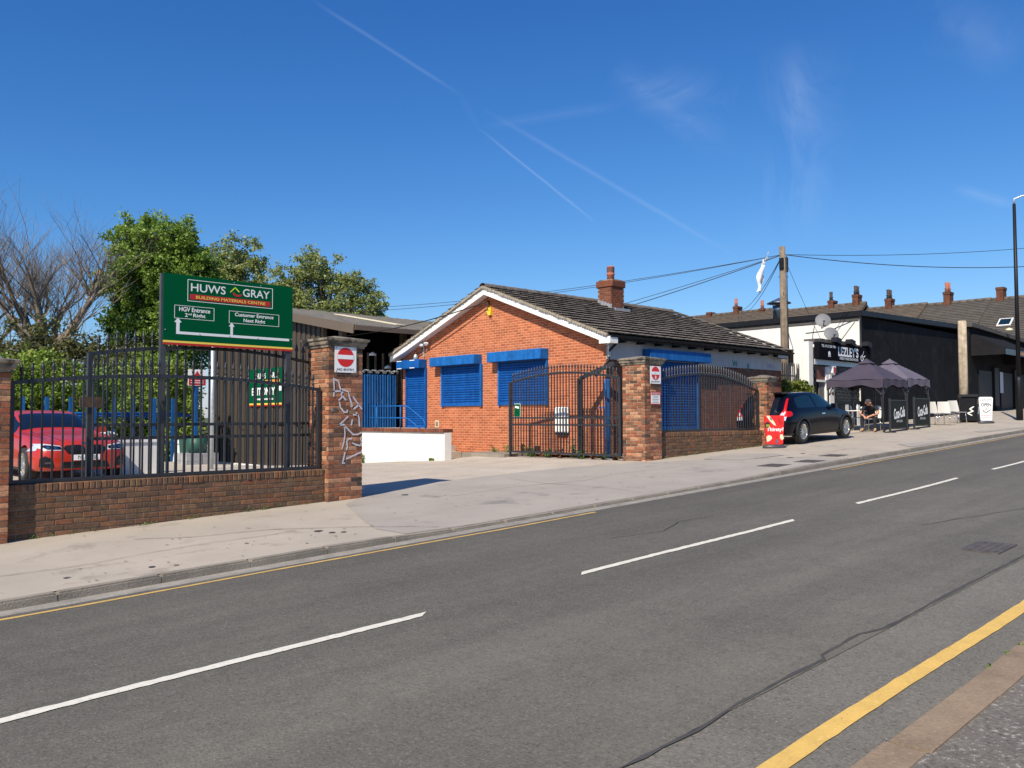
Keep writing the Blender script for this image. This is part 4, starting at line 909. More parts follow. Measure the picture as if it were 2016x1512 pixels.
for k, (x, y, s_, z) in enumerate(((8.2, 28.6, .9, .0), (9.3, 28.8, .8, .0), (10.9, 26.2, .7, -.1), (11.5, 26.6, .6, -.1))):
    b = MB(); b.grid(lambda i, j: (s_*.5*math.cos(2*math.pi*i)*(1+.12*math.sin(j*5)), s_*.5*math.sin(2*math.pi*i)*(1+.1*math.cos(9*i)), 1.5*s_*j+.06*math.sin(i*19)), 16, 6)
    b.grid(lambda i, j: (s_*.5*j*math.cos(2*math.pi*i), s_*.5*j*math.sin(2*math.pi*i), 1.5*s_+.12*(1-j)+.05*math.sin(i*19)*j), 16, 3)
    tag(b.build('bulk_bag', M['bulk_bag'], None, True, (x, y, z), fix=False), ['pale bulk bag behind the gates, left of the bricks', 'pale bulk bag behind the gates, beside the bricks', 'pale bulk bag right of the board post', 'small pale bulk bag nearest the brown shed'][k], 'bag', 'bulk bags in the yard')
t = thing('block_pallet', 'pallet of grey blocks with a green tub on top in the yard', 'pallet', (9.3, 22.3, .22)); 
for k in range(8): link('block', MB().box(0, .43, 0, .4, 0, .2).mesh('block', M['pallet_grey']), t, ((k % 2)*.45, (k//2 % 2)*.42, .12+.205*(k//4)))
MB().box(-.05, .95, -.05, .9, 0, .11).build('pallet', M['timber_pole'], t); MB().lathe([(0, .53), (.22, .53), (.27, .95), (.24, .95), (.2, .6), (0, .6)], (.45, .4, 0), 14).build('tub', M['green_bin'], t, True)
t = thing('wheelie_bin', 'dark green bin in the yard left of the shed corner', 'bin', (9.9, 23.3, .18)); MB().prism([(-.22, .08), (.22, .08), (.29, .95), (-.29, .95)], -.3, .3).build('body', M['green_bin'], t); MB().box(-.31, .31, -.34, .32, .95, 1.02).build('lid', M['black_paint'], t)
for s_ in (-1, 1): MB().lathe([(0, -.03), (.1, -.03), (.1, .03), (0, .03)], (.2*s_, .25, .1), 12, 'x').build('wheel', M['tyre'], t, True)
cable('thin pale wire running above the left railings', (-3, 14.5, 2.92), (7.4, 13.1, 2.95), .05, .004, name='wire')
mat('fascia_black', (.006, .006, .009), .9, spec=.05)
mat('brick_sooty', (.125, .055, .036), .92, spec=.15, var=.35, vs=3)
mat('canopy_pink', (.65, .28, .30), .6)
mat('awning_black', (.016, .016, .018), .9, spec=.1, var=.2, vs=2)
# ================================================================== right hand side: shop, black building, terraces
YS = 14.6
zg = lambda X: .0255+.0396*X
bb = thing('black_building', 'tall black painted building with a white side wall', 'building', (33.36, YS, 0))
MB().box(0.06, 11.5, .0, 9, .9, 5.72).build('front_wall', M['black_render'], bb)
MB().box(0.0, .055, .02, 7.5, .9, 5.74).build('side_wall', M['white_render'], bb)
mb = MB(); mb.v = [(-.12, -.18, 5.72), (11.6, -.18, 5.98), (11.6, 9, 5.98), (-.12, 9, 5.72), (-.12, -.18, 5.93), (11.6, -.18, 6.20), (11.6, 9, 6.2), (-.12, 9, 5.93)]
mb.f = [(0, 3, 2, 1), (4, 5, 6, 7), (0, 1, 5, 4), (1, 2, 6, 5), (2, 3, 7, 6), (3, 0, 4, 7)]; mb.build('parapet', M['black_paint'], bb)
MB().box(-.035, -.005, .03, 7.4, 5.55, 5.715).build('roof_felt', M['slate'], bb)
MB().tube([(-.05, -.06, 1.4), (-.05, -.06, 5.7)], .045, 8).build('downpipe', M['black_paint'], bb, True)
mb = MB()
for pts in ([(-.02, .3, 5.55), (-.02, 1.2, 5.25), (-.02, 2.3, 5.2)], [(-.02, 1.9, 5.5), (-.02, 2.0, 5.0), (-.02, 1.75, 4.6)], [(-.02, .2, 5.5), (-.02, 1.1, 4.4)]): mb.tube(pts, .012, 5)
mb.build('wall_cables', M['cable'], bb)
# shop with the sign
sp = thing('corner_shop', 'small white and black sandwich shop with a black sign board', 'shop', (29.35, YS, 0)); zb = 1.19
MB().box(.0, 4.0, .3, 5, .9, 3.83).build('body', M['white_render'], sp)
MB().prism([(.0, 3.83), (5, 3.83), (5, 4.08), (.0, 4.25)], .02, 4.0, 'yz').build('lean_to_roof', M['slate'], sp); MB().box(-.14, .015, .65, 4.9, 3.72, 4.02).build('side_eaves', M['black_paint'], sp); MB().box(-.16, .015, .62, 4.9, 4.025, 4.10).build('side_slates', M['slate'], sp)
mb = MB()
for k in range(9): x = .1+k*.45; mb.box(x, x+.4, -.02, .4, 4.40+rng.uniform(0, .05), 4.52+rng.uniform(0, .1))
mb.build('roof_edge_slates', M['slate'], sp)
MB().box(-.32, -.0, .0, .6, .9, 4.45).build('end_pier', M['white_render'], sp)
MB().box(.05, 4.45, -.22, -.02, 3.82, 4.44).build('fascia_board', M['fascia_black'], sp)
letters("LEZLEY'S", sp, M['sign_white'], 2.45, 4.17, 1.75, .38, -.225, bold=.035)
letters('FRESHLY MADE SANDWICHES', sp, M['sign_grey_white'], 2.5, 3.905, 1.6, .10, -.225, bold=.02)
letters('TEL: 0113 230 7401', sp, M['sign_grey_white'], .80, 4.31, 1.15, .10, -.225, bold=.02)
mb = MB(); disc(mb, .85, 4.03, .10, -.228, -.222, 14, .085); mb.box(.76, .95, -.228, -.222, 3.92, 3.97); mb.build('shop_emblem', M['sign_grey_white'], sp)
mb = MB(); stroke(mb, [(3.52, 4.06), (3.53, 3.97), (3.60, 3.90), (3.70, 3.90), (3.78, 3.97), (3.80, 4.04), (3.95, 4.10)], .045, -.226); stroke(mb, [(3.52, 4.05), (3.6, 4.09), (3.72, 4.08), (3.80, 4.03)], .03, -.226); stroke(mb, [(3.6, 4.05), (3.66, 3.98), (3.70, 4.1), (3.82, 4.28)], .03, -.2262); mb.build('pan_emblem', M['sign_white'], sp, fix=False)
MB().box(.05, 4.45, -.05, .0, 3.62, 3.815).build('head_trim', M['galvanised'], sp)
for k in range(3): 
    x = (1.4, 2.6, 4.1)[k]; MB().prism([(x-.2, 4.5), (x+.2, 4.42), (x+.24, 4.62), (x-.1, 4.68)], -.35, -.1).build('sign_light', M['black_paint'], sp); MB().bar((x, -.3, 4.5), (x, .1, 4.42), .03).build('light_arm', M['galvanised'], sp)
# door bay
MB().box(.10, .17, -.03, .2, zb, 3.6).build('door_post', M['black_paint'], sp); MB().box(.17, 1.2, .1, .14, zb, 3.0).build('doorway', M['dark_void'], sp)
MB().box(.55, .95, .05, .09, zb, 2.98).build('door_leaf', M['grey_door'], sp); MB().box(.17, 1.22, -.02, .04, 2.98, 3.06).build('transom', M['white_paint'], sp)
MB().box(.22, .95, .02, .06, 3.07, 3.55).build('fanlight', M['brown_panel'], sp); MB().box(.98, 1.22, -.02, .1, zb, 3.55).build('door_jamb', M['white_paint'], sp)
for k in range(9): MB().box(-.02, .098, -.035, .0, 1.3+k*.26, 1.43+k*.26).build('quoin_block', M['black_paint'], sp, fix=False)
for k in range(5): MB().box(1.42, 1.56, -.035, .0, 2.5+k*.22, 2.61+k*.22).build('quoin_block', M['black_paint'], sp, fix=False)
MB().box(1.24, 1.6, -.03, .28, zb, 3.6).build('window_pier', M['white_paint'], sp)
MB().box(1.6, 4.0, .12, .16, 2.30, 3.6).build('window_glass', M['glass_dark'], sp)
for k in range(44): x = 1.65+rng.random()*2.25; z = 2.35+rng.random()*1.1; MB().box(x, x+rng.uniform(.05, .17), .105-k*.0006, .11, z, z+rng.uniform(.1, .32)).build('display_card', M['curtain'], sp, fix=False)
mb = MB(); hx, hz = .155, .135
for i in range(17):
    for j in range(11):
        cx = 1.62+i*hx*.92+(hx*.46 if j % 2 else 0); cz = 2.33+j*.122
        if cx > 3.95: continue
        P = [(cx+.068*math.sin(a), .06, cz+.085*math.cos(a)) for a in [k*math.pi/3 for k in range(7)]]
        for a, b in zip(P[:4], P[1:4]): mb.bar(a, b, .03, .03)
mb.build('security_grille', M['black_iron'], sp, fix=False); MB().box(1.6, 4.02, -.02, .14, 2.17, 2.30).build('sill', M['black_paint'], sp)
for k in range(5): MB().box(1.6+k*.5, 1.85+k*.5, -.012, .3, zb, 2.16).build('stall_riser_panel', M[['white_paint', 'black_paint'][k % 2]], sp); 
MB().box(1.85, 4.0, .0, .28, zb, 2.165).build('stall_riser', M['black_paint'], sp)
al = MB().prism([(1.28, 3.62), (1.56, 3.60), (1.54, 3.36), (1.42, 3.25), (1.30, 3.34)], -.14, -.04).build('alarm_box', M['plastic_white'], sp); MB().prism([(1.36, 3.56), (1.54, 3.55), (1.52, 3.36), (1.42, 3.29), (1.36, 3.36)], -.145, -.141).build('alarm_label', M['sign_red'], sp)
def dish(x, y, z, r, label, az, el=.45):
    t = thing('satellite_dish', label, 'satellite dish', (x, y, z), az, 'satellite dishes')
    d = MB(); d.grid(lambda i, j: (r*j*math.cos(2*math.pi*i)*.95, .16*r*j*j*1.2-.1*r, r*j*math.sin(2*math.pi*i)), 28, 6); o = d.build('reflector', M['dish_grey'], t, True, fix=False); o.rotation_euler = (-el, 0, 0)
    MB().bar((0, 0, -r*.95), (0, -r*1.0, -r*.25), .03).build('arm', M['grey_iron'], t); MB().box(-.05, .05, -r*1.05, -r*.9, -r*.3, -r*.15).build('receiver', M['grey_iron'], t); MB().bar((0, .08, 0), (0, .45, -r*.9), .05).build('mount', M['galvanised'], t)
dish(31.75, 15.35, 5.5, .31, 'upper grey satellite dish on the shop roof', -1.0); dish(31.72, 15.0, 4.93, .31, 'lower grey satellite dish just above the shop sign', -.75)
# flue on the roof behind
t = thing('kitchen_flue', 'shiny round metal flue with conical cap on the roof', 'flue', (35.75, 19.4, 5.9)); MB().lathe([(.0, 0), (.27, 0), (.27, .62), (.285, .63), (.285, .92), (0, .92)], n=20).build('duct', M['zinc'], t, True); MB().lathe([(0, 1.02), (.55, 1.02), (.54, 1.05), (0, 1.30)], n=20).build('rain_cap', M['zinc'], t, True)
for a in range(3): MB().bar((.25*math.cos(a*2.1), .25*math.sin(a*2.1), .9), (.29*math.cos(a*2.1), .34*math.sin(a*2.1), 1.04), .03).build('stay', M['zinc'], t)
# low white outbuilding and palisade left of the shop
t = thing('white_outbuilding', 'low white outbuilding behind the telegraph pole', 'outbuilding', (26.4, 16.9, 0)); MB().box(0, 3.4, 0, 4, .7, 3.35).build('wall', M['white_render'], t); MB().box(-.1, 3.3, -.25, 4, 3.36, 3.62).build('roof', M['slate'], t)
MB().box(0, 3.2, -.26, -.251, 3.2, 3.4).build('gutter', M['black_paint'], t)
t = thing('palisade_fence', 'dark palisade fence behind the telegraph pole and hedge', 'fence', (26.1, 14.97, 1.40))
pm = MB().prism([(0, 0), (.06, 0), (.06, 2.15), (.03, 2.25), (0, 2.15)], 0, .02).mesh('pale', M['black_iron'])
for k in range(20): link('pale', pm, t, (k*.15, 0, rng.uniform(-.02, .02)), (0, rng.uniform(-.015, .015), 0))
for z in (.5, 1.75): MB().box(-.1, 3, .021, .06, z, z+.05).build('rail', M['black_iron'], t)
# black shop units further up
su = thing('black_shop_units', 'row of black shop units with awnings and shutters at right', 'shop', (44.95, YS-.35, 0))
mb = MB(); mb.v = [(0, 0, 1.3), (24, 0, 1.3), (24, 8, 1.3), (0, 8, 1.3), (0, 0, 6.1), (24, 0, 5.3), (24, 8, 5.3), (0, 8, 6.1)]; mb.f = [(0, 3, 2, 1), (4, 5, 6, 7), (0, 1, 5, 4), (1, 2, 6, 5), (2, 3, 7, 6), (3, 0, 4, 7)]; mb.build('upper_wall', M['black_render'], su)
mb = MB(); mb.v = [(-.1, -.2, 6.1), (24, -.2, 5.3), (24, 8, 5.3), (-.1, 8, 6.1), (-.1, -.2, 6.3), (24, -.2, 5.5), (24, 8, 5.5), (-.1, 8, 6.3)]; mb.f = [(0, 3, 2, 1), (4, 5, 6, 7), (0, 1, 5, 4), (1, 2, 6, 5), (2, 3, 7, 6), (3, 0, 4, 7)]; mb.build('parapet', M['slate'], su)
def awning(x0, x1, zt, zl, dp, txt=None):
    a = MB().prism([(0, zt), (-dp, zl), (-dp, zl-.32), (-dp+.03, zl-.32), (-dp+.03, zl-.03), (0, zt-.06)], x0, x1, 'yz').build('awning', M['awning_black'], su)
    MB().prism([(0, zt), (-dp, zl), (-dp, zl-.32), (0, zl-.32)], x0-.02, x0, 'yz').build('awning_end', M['awning_black'], a)
    MB().box(x0, x1, -dp-.03, -dp-.005, zl-.32, zl-.04).build('valance', M['black_shiny'], a)
    if txt: letters(txt, a, M['sign_orange'], (x0+x1)/2, zl-.18, 1.1, .16, -dp-.034, bold=.02)
awning(.3, 5.2, 5.8, 5.0, 1.5, 'HANA'); awning(5.4, 11.5, 5.55, 4.75, 1.5); awning(11.8, 18, 5.2, 4.5, 1.5)
for k in range(4):
    x0 = 1.2+k*3.4; sh_ = MB().box(x0, x0+2.0, -.04, -.005, 1.9, 4.0).build('roller_shutter', M['black_paint'], su)
    for j in range(24): MB().box(x0+.02, x0+1.98, -.065, -.041, 1.95+j*.085, 2.0+j*.085).build('slat', M['black_paint'], sh_, fix=False)
    MB().box(x0+2.15, x0+2.85, -.14, -.005, 1.6, 4.2).build('pier', M['black_paint'], su)
    MB().box(x0+2.2, x0+2.8, -.2, -.141, 1.6, 2.2).build('pier_base', M['banner'], su)
MB().box(4.15, 4.65, -.16, -.145, 2.9, 4.0).build('poster', M['poster'], su)
MB().box(13.5, 13.8, -.9, -.6, 5.2, 6.3).build('wall_lantern', M['black_paint'], su); MB().box(13.55, 13.75, -.93, -.905, 5.3, 5.6).build('lantern_glass', M['warm_lamp'], su)
MB().lathe([(0, 0), (.16, .02), (.2, .12), (0, .2)], (5.2, -.35, 6.2), 10).build('flood_lamp', M['cream'], su, True)

# terraces behind (ridges run away from the road)
def house(label, X, y0, y1, zr, ze, mroof, stacks, skyl=(), dx=4.5, sg=1):
    t = thing('terraced_house', label, 'house', (X, y0, 0)); w = y1-y0
    MB().box(-dx, dx, 0, w, 1, ze).build('wall', M['brick_dark'], t)
    rf = MB().prism([(-dx-.3, ze-.1), (0, zr), (dx+.3, ze-.1), (dx+.3, ze-.28), (0, zr-.2), (-dx-.3, ze-.28)], 0, w, 'xz').build('roof', M[mroof], t)
    nr = 24
    for r in range(nr):
        a = (r+.5)/nr; x = -dx-.3+(dx+.3)*a; z = ze-.1+(zr-ze+.1)*a; MB().box(x-.1, x+.09, .0, w, z-.03, z+.012).build('slate_course', M[mroof], rf, fix=False)
    n = int(w/.5); rm = MB().lathe([(.0, 0), (.14, 0), (.14, .46), (.0, .46)], n=8, axis='y').mesh('ridge_tile', M['slate_brown'], True)
    for k in range(n): link('ridge_tile', rm, rf, (0, k*w/n, zr), (0, 0, 0))
    for (sy, h, npot, wst, m) in stacks:
        c = MB().box(-.36, .36, sy-.21, sy+.21, zr-1.0, zr+h).build('chimney', M['brick_sooty'], rf); MB().box(-.39, .39, sy-.24, sy+.24, zr+h-.16, zr+h+.02).build('chimney_cap', M['brick_sooty'], c)
        for p in range(npot): MB().lathe([(0, zr+h), (.17, zr+h), (.11, zr+h+.2), (.17, zr+h+.25), (.11, zr+h+.32), (.13, zr+h+.68), (0, zr+h+.68)], (-.22+.42*p, sy+.04*p, 0), 10).build('chimney_pot', M[m], c, True)
    for (sy, sx) in skyl:
        a = 1-sx/dx; z = ze-.1+(zr-ze+.1)*(1-sx/(dx+.3)); s_ = MB().box(-.45, .45, -.4, .4, 0, .07).build('skylight', M['white_paint'], rf); s_.location = (-sx, sy, z+.03); s_.rotation_euler = (0, -math.atan((zr-ze)/dx), 0)
        MB().box(-.36, .36, -.32, .32, .071, .085).build('pane', M['glass_blue'], s_)
    return t
house('slate roofed terrace house at the far right behind the shop units', 62, 12.6, 18.2, 9.45, 6.4, 'slate', [(5.0, .75, 0, 0, 'terracotta')], [(4.0, 2.9), (1.6, 3.0)])
house('slate roofed terrace house with tall potted chimney behind the black building', 62, 18.2, 22.3, 9.5, 6.5, 'slate', [(2.7, .75, 2, 0, 'terracotta')], [])
house('brown roofed terrace house behind the middle of the black building', 62, 22.3, 26.6, 9.6, 6.8, 'slate_brown', [(2.6, .6, 2, 0, 'sooty_pot')], [])
house('brown roofed terrace house behind the white corner', 62, 26.6, 33.0, 10.1, 7, 'slate_brown', [(.7, .65, 2, 0, 'sooty_pot'), (2.6, .4, 1, 0, 'sooty_pot')], [])
house('brown roofed terrace house left of the flue', 62, 33.0, 42.5, 10.35, 7.2, 'slate_brown', [(2.0, .1, 1, 0, 'terracotta'), (4.4, .5, 1, 0, 'terracotta'), (7.0, .25, 0, 0, 'terracotta')], [])

# ================================================================== poles, lamp, wires
tp = thing('telegraph_pole', 'weathered wooden telegraph pole behind the tiled roof', 'telegraph pole', (28.92, 15.5, 1.1))
MB().tube([(0, 0, 0), (0, 0, 3.4), (-.02, .02, 6.95)], [.15, .135, .105], 14).build('shaft', M['timber_pole'], tp, True)
for k, z in enumerate((4.6, 5.2, 5.8, 6.2)): MB().bar((-.2, .1*(-1)**k, z), (.2, -.1*(-1)**k, z+.02), .02).build('step_iron', M['rust'], tp)
MB().tube([(.08, -.1, 6.6), (.05, -.12, 5.5), (.1, -.1, 4.6), (.08, -.13, 3.0)], .02, 6).build('riser_cable', M['cable'], tp, True)
MB().box(.08, .2, -.1, .04, 6.0, 6.55).build('junction_box', M['black_paint'], tp); MB().box(-.19, -.09, -.08, .06, 6.1, 6.5).build('junction_box', M['black_paint'], tp)
PT = (28.9, 15.5, 7.75)
cable('upper wire running left from the telegraph pole across the sky', PT, (21.2, 47.0, 8.05), .75, .011, group='wires running left'); cable('lower wire running left from the telegraph pole across the sky', PT, (20.2, 44.5, 7.45), .72, .011, group='wires running left')
cable('wire dropping from the pole behind the tiled roof, upper of two', PT, (24.3, 21.5, 5.6), .05, .011); cable('wire dropping from the pole behind the tiled roof, lower thicker of two', PT, (24.5, 21.3, 5.5), .07, .016)
cable('wire dropping steeply from the pole to the far terrace, left one', PT, (61.2, 37.0, 10.4), .6, .014); cable('wire dropping steeply from the pole to the far terrace, right one', PT, (61.4, 36.8, 10.2), .65, .014)
cable('wire dropping from the pole down to the shop roof', PT, (30.4, 14.75, 4.5), .06, .008)
cable('thin upper wire running right from the telegraph pole', PT, (47.0, 7.3, 9.95), .35, .011); cable('thicker lower wire running right from the telegraph pole', PT, (47.0, 7.4, 9.0), .55, .016)
t = thing('plastic_sheet', 'torn white plastic caught on the wires by the pole', 'plastic sheet', (28.3, 16.0, 6.3))
mb = MB(); mb.grid(lambda i, j: (-.28+.38*j+.10*math.sin(9*j+3*i)+(i-.5)*.26*(.35+.9*math.sin(math.pi*min(1, .2+j*.8))), .06*math.sin(12*j)*(i-.3)+.05*math.cos(7*i), -.0+1.25*j+.05*math.sin(5*i)), 5, 16); mb.build('torn_sheet', M['polythene'], t, True, fix=False)
mb = MB(); mb.grid(lambda i, j: (.1+.42*j+.06*math.sin(12*j), .02*math.sin(9*j+i), 1.1+.5*j+(i-.5)*.10), 2, 12); mb.build('torn_strip', M['polythene'], t, True, fix=False)
st = thing('timber_post', 'pale cut off wooden pole standing in front of the black building', 'post', (36.1, 11.68, 1.44))
MB().tube([(0, 0, 0), (0, 0, 2.4), (.01, 0, 4.05)], [.17, .165, .155], 12).build('shaft', M['timber_pale'], st, True); MB().tube([(.19, -.05, 0), (.19, -.05, 2.6)], .035, 6).build('cable_guard', M['galvanised'], st, True)
lp = thing('street_lamp', 'tall slim black street lamp at the right edge', 'street lamp', (38.05, 10.25, 1.53))
MB().tube([(0, 0, 0), (0, 0, 1.6), (0, 0, 1.75)], [.13, .13, .09], 12).build('base_section', M['black_paint'], lp, True); MB().tube([(0, 0, 1.7), (0, 0, 8.75)], [.085, .062], 12).build('column', M['black_paint'], lp, True)
MB().tube([(0, 0, 8.75), (0, 0, 8.95), (.12, -.25, 9.05), (.7, -1.5, 9.12)], .035, 8).build('bracket', M['galvanised'], lp, True); MB().bar((.65, -1.4, 9.12), (1.0, -2.1, 9.16), .26, .09).build('lantern', M['galvanised'], lp)

# ================================================================== street furniture
def gazebo(label, x, y, s_, m, group='gazebos'):
    z0 = zg(x); t = thing('gazebo', label, 'gazebo', (x, y, z0), 0, group); h = 1.80
    def roofp(i, j):
        a, b = 2*i-1, 2*j-1; r = max(abs(a), abs(b)); z = h+.72*(1-r)**.92-.05*math.sin(math.pi*r)*(1-min(abs(a), abs(b))/max(r, .01))*.8
        return (s_/2*(1+a), s_/2*(1+b), z+.012*math.sin(9*a+5*b))
    MB().grid(roofp, 24, 24).build('canopy', M[m], t, True, fix=False)
    MB().grid(lambda i, j: (s_/2+.24*(2*i-1), s_/2+.24*(2*j-1), h+.60+.20*(1-max(abs(2*i-1), abs(2*j-1)))), 8, 8).build('vent_cap', M[m], t, False, fix=False)
    for k in range(4):
        def val(i, j):
            u = i; d = .30+.035*math.sin(13*u+k)-.10*math.sin(math.pi*u)*(1)
            p = [(s_*u, -.012), (s_+.012, s_*u), (s_*(1-u), s_+.012), (-.012, s_*(1-u))][k]; o = .018*math.sin(21*u+2*k)*j
            n = [(0, -1), (1, 0), (0, 1), (-1, 0)][k]; return (p[0]+n[0]*o, p[1]+n[1]*o, h-d*j-.02*math.sin(math.pi*u))
        MB().grid(val, 24, 4).build('valance', M[m], t, True, fix=False)
    for k, (a, b) in enumerate(((0, 0), (1, 0), (1, 1), (0, 1))):
        lg = MB().box(-.02, .02, -.02, .02, 0, h-.02).build('leg', M['black_iron'], t, loc=(lerp(.04, s_-.04, a), lerp(.04, s_-.04, b), 0)); MB().box(-.07, .07, -.07, .07, 0, .012).build('foot_plate', M['black_iron'], lg)
        sa, sb = (1 if a == 0 else -1), (1 if b == 0 else -1)
        MB().bar((0, 0, h-.55), (sa*.55, 0, h-.06), .022).build('brace', M['grey_iron'], lg); MB().bar((0, 0, h-.55), (0, sb*.55, h-.06), .022).build('brace', M['grey_iron'], lg)
    # gathered side curtain at the near corner
    MB().grid(lambda i, j: (.03+.10*i*(.3+j), .03+.16*i*(.2+j*j)+.02*math.sin(15*i), (h-.2)*j), 6, 10).build('gathered_curtain', M[m], t, True, fix=False)
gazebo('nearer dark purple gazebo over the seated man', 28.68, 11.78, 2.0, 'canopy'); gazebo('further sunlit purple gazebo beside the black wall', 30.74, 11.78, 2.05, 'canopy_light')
def barrier(label, x, y):
    t = thing('cafe_barrier', label, 'barrier', (x, y, zg(x)), 0, 'cafe barriers')
    for a in (0, 1.42):
        p = MB().box(-.025, .025, -.025, .025, 0, 1.14).build('post', M['black_iron'], t, loc=(a, 0, 0)); MB().lathe([(0, 0), (.2, 0), (.18, .02), (.03, .04), (0, .04)], n=14).build('base', M['black_iron'], p, True)
    for z in (1.08, .12): MB().bar((0, 0, z), (1.42, 0, z), .03).build('crossbar', M['black_iron'], t)
    MB().grid(lambda i, j: (.05+1.32*i, -.018+.012*math.sin(7*i+2*j), .14+.93*j), 12, 6).build('banner', M['banner'], t, True, fix=False)
    letters('Coca-Cola', t, M['sign_white'], .71, .66, .92, .36, -.036, 'lettering', shear=.35, bold=.03, rot=.12); letters('ZERO SUGAR', t, M['sign_grey_white'], .71, .38, .5, .075, -.036)
barrier('cafe barrier with dark banner beside the nearer gazebo', 28.5, 11.52); barrier('cafe barrier with dark banner beside the further gazebo', 30.62, 11.54)
def chair(label, x, y, rz, group='white cafe chairs'):
    t = thing('cafe_chair', label, 'chair', (x, y, zg(x)), rz, group)
    MB().grid(lambda i, j: ((i-.5)*.46*(1-.1*abs(2*j-1)), (j-.5)*.44, .45+.02*(2*i-1)**2-.015*j), 6, 6).build('seat', M['plastic_white'], t, True, fix=False); bk = MB(); bk.grid(lambda i, j: ((i-.5)*.46*(1-.12*j*j), .20+.09*j+.04*(1-(2*i-1)**2)*.5, .46+.42*j), 8, 6); bk.build('backrest', M['plastic_white'], t, True, fix=False)
    MB().box(-.22, .22, -.21, .21, .425, .434).build('seat_pan', M['plastic_white'], t)
    for a in (-.19, .19):
        for b in (-.18, .18): MB().tube([(a, b, .43), (a*1.12, b*1.15, 0)], .012, 6).build('leg', M['chrome'], t, True)
    return t
chair('white chair behind the further barrier, leftmost of three', 33.5, 11.82, 1.25); chair('white chair turned away, middle of three by the black wall', 33.45, 11.42, 1.45); chair('white chair nearest the litter bin', 35.0, 11.55, 1.2)
chair('white chair under the seated man', 29.05, 12.35, -math.pi/2); chair('white chair beside the checked table under the gazebo', 29.75, 13.1, .3)
t = thing('cafe_table', 'small folding table with black and white checked top', 'table', (28.98, 12.86, zg(28.98)))
tp_ = MB().lathe([(0, .70), (.36, .70), (.37, .715), (.36, .73), (0, .73)], n=24).build('top', M['plastic_white'], t, True)
mb = MB()
for i in range(-5, 5):
    for j in range(-5, 5):
        if (i+j) % 2 == 0 and math.hypot(i+.5, j+.5) < 5: mb.box(i*.068, i*.068+.066, j*.068, j*.068+.066, .7301, .7325)
mb.build('checks', M['letter_black'], tp_, fix=False)
for s_ in (-1, 1):
    for q in (-1, 1): MB().bar((s_*.22, q*.2, 0), (-s_*.18, q*.2, .70), .022).build('leg', M['chrome'], t)
t = thing('paper_cup', 'white cup on the checked table', 'cup', (29.05, 12.70, zg(28.98)+.733)); MB().lathe([(0, 0), (.03, 0), (.042, .12), (.038, .12), (.0, .11)], n=12).build('cup', M['plastic_white'], t, True)
t = thing('bottle', 'short white bottle on the checked table', 'bottle', (28.88, 12.78, zg(28.98)+.733)); MB().lathe([(0, 0), (.032, 0), (.034, .12), (.015, .17), (.015, .20), (0, .2)], n=12).build('bottle', M['plastic_white'], t, True)
t = thing('litter_bin', 'large black twin litter bin by the wooden post', 'litter bin', (36.35, 11.42, zg(36.35)))
b = MB().box(-.62, .62, -.32, .32, .0, .98).build('body', M['black_paint'], t); bevel(b, .05, 2)
MB().prism([(-.66, .98), (.66, .98), (.6, 1.08), (-.6, 1.08)], -.36, .36).build('lid', M['black_paint'], t)
for x in (-.36, .3): MB().box(x-.17, x+.17, -.332, -.322, .70, .86).build('opening', M['timber_pole'], t)
mb = MB(); stroke(mb, [(-.5, .3), (-.42, .55), (-.30, .62), (-.22, .55), (-.32, .42), (-.24, .3)], .07, -.326); stroke(mb, [(.3, .55), (.4, .62), (.46, .52), (.3, .42), (.42, .36)], .05, -.326); mb.build('white_emblem', M['sign_white'], t, fix=False)
mb = MB(); stroke(mb, [(.22, .6), (.06, .5), (.2, .42), (-.02, .34), (.15, .25)], .045, -.626); w = mb.build('white_emblem', M['sign_white'], t, fix=False); w.rotation_euler = (0, 0, -math.pi/2)
def swing_sign(name, label, x, y, w, h, rz, m, z=None):
    t = thing(name, label, 'pavement sign', (x, y, zg(x) if z is None else z), rz); r = .07
    pl = []
    for cx, cz, a0 in ((w/2-r, .10+r*.3, -90), (w/2-r, h-r, 0), (-w/2+r, h-r, 90), (-w/2+r, .10+r*.3, 180)):
        rr = r if cz > .3 else r*.3
        for k in range(6): a = R_(a0+k*18); pl.append((cx+rr*math.cos(a), cz+rr*math.sin(a)))
    MB().prism(pl, -.02, .02).build('panel', M[m], t)
    b = MB().lathe([(0, 0), (w*.60, 0), (w*.58, .06), (w*.3, .10), (0, .10)], n=20).build('base', M['grey_iron'], t, True); b.scale = (1, .45, 1)
    return t
t = swing_sign('pavement_sign', 'white open sign in front of the litter bin', 35.2, 10.62, .52, 1.0, -.8, 'sign_white')
letters("LEZLEY'S", t, M['letter_black'], 0, .88, .42, .09, -.0225); letters('OPEN', t, M['letter_black'], 0, .70, .38, .13, -.0225, bold=.02)
mb = MB(); stroke(mb, [(-.11, .5), (-.08, .43), (.02, .41), (.09, .47), (.17, .52)], .03, -.0225); stroke(mb, [(-.05, .48), (.0, .52), (.02, .60)], .02, -.0225); mb.build('cup_emblem', M['letter_black'], t, fix=False)
for z in (.30, .23): scribble(t, 'canopy_pink', 0, z, .40, .04, -.0215)
t = swing_sign('pavement_sign', 'red thirsty sign on a round base by the narrow pillar', 20.83, 11.5, .66, .88, -.75, 'bright_red'); t.scale = (.82, 1, 1)
letters('Thirsty?', t, M['sign_white'], .02, .49, .56, .13, -.0225, bold=.03)
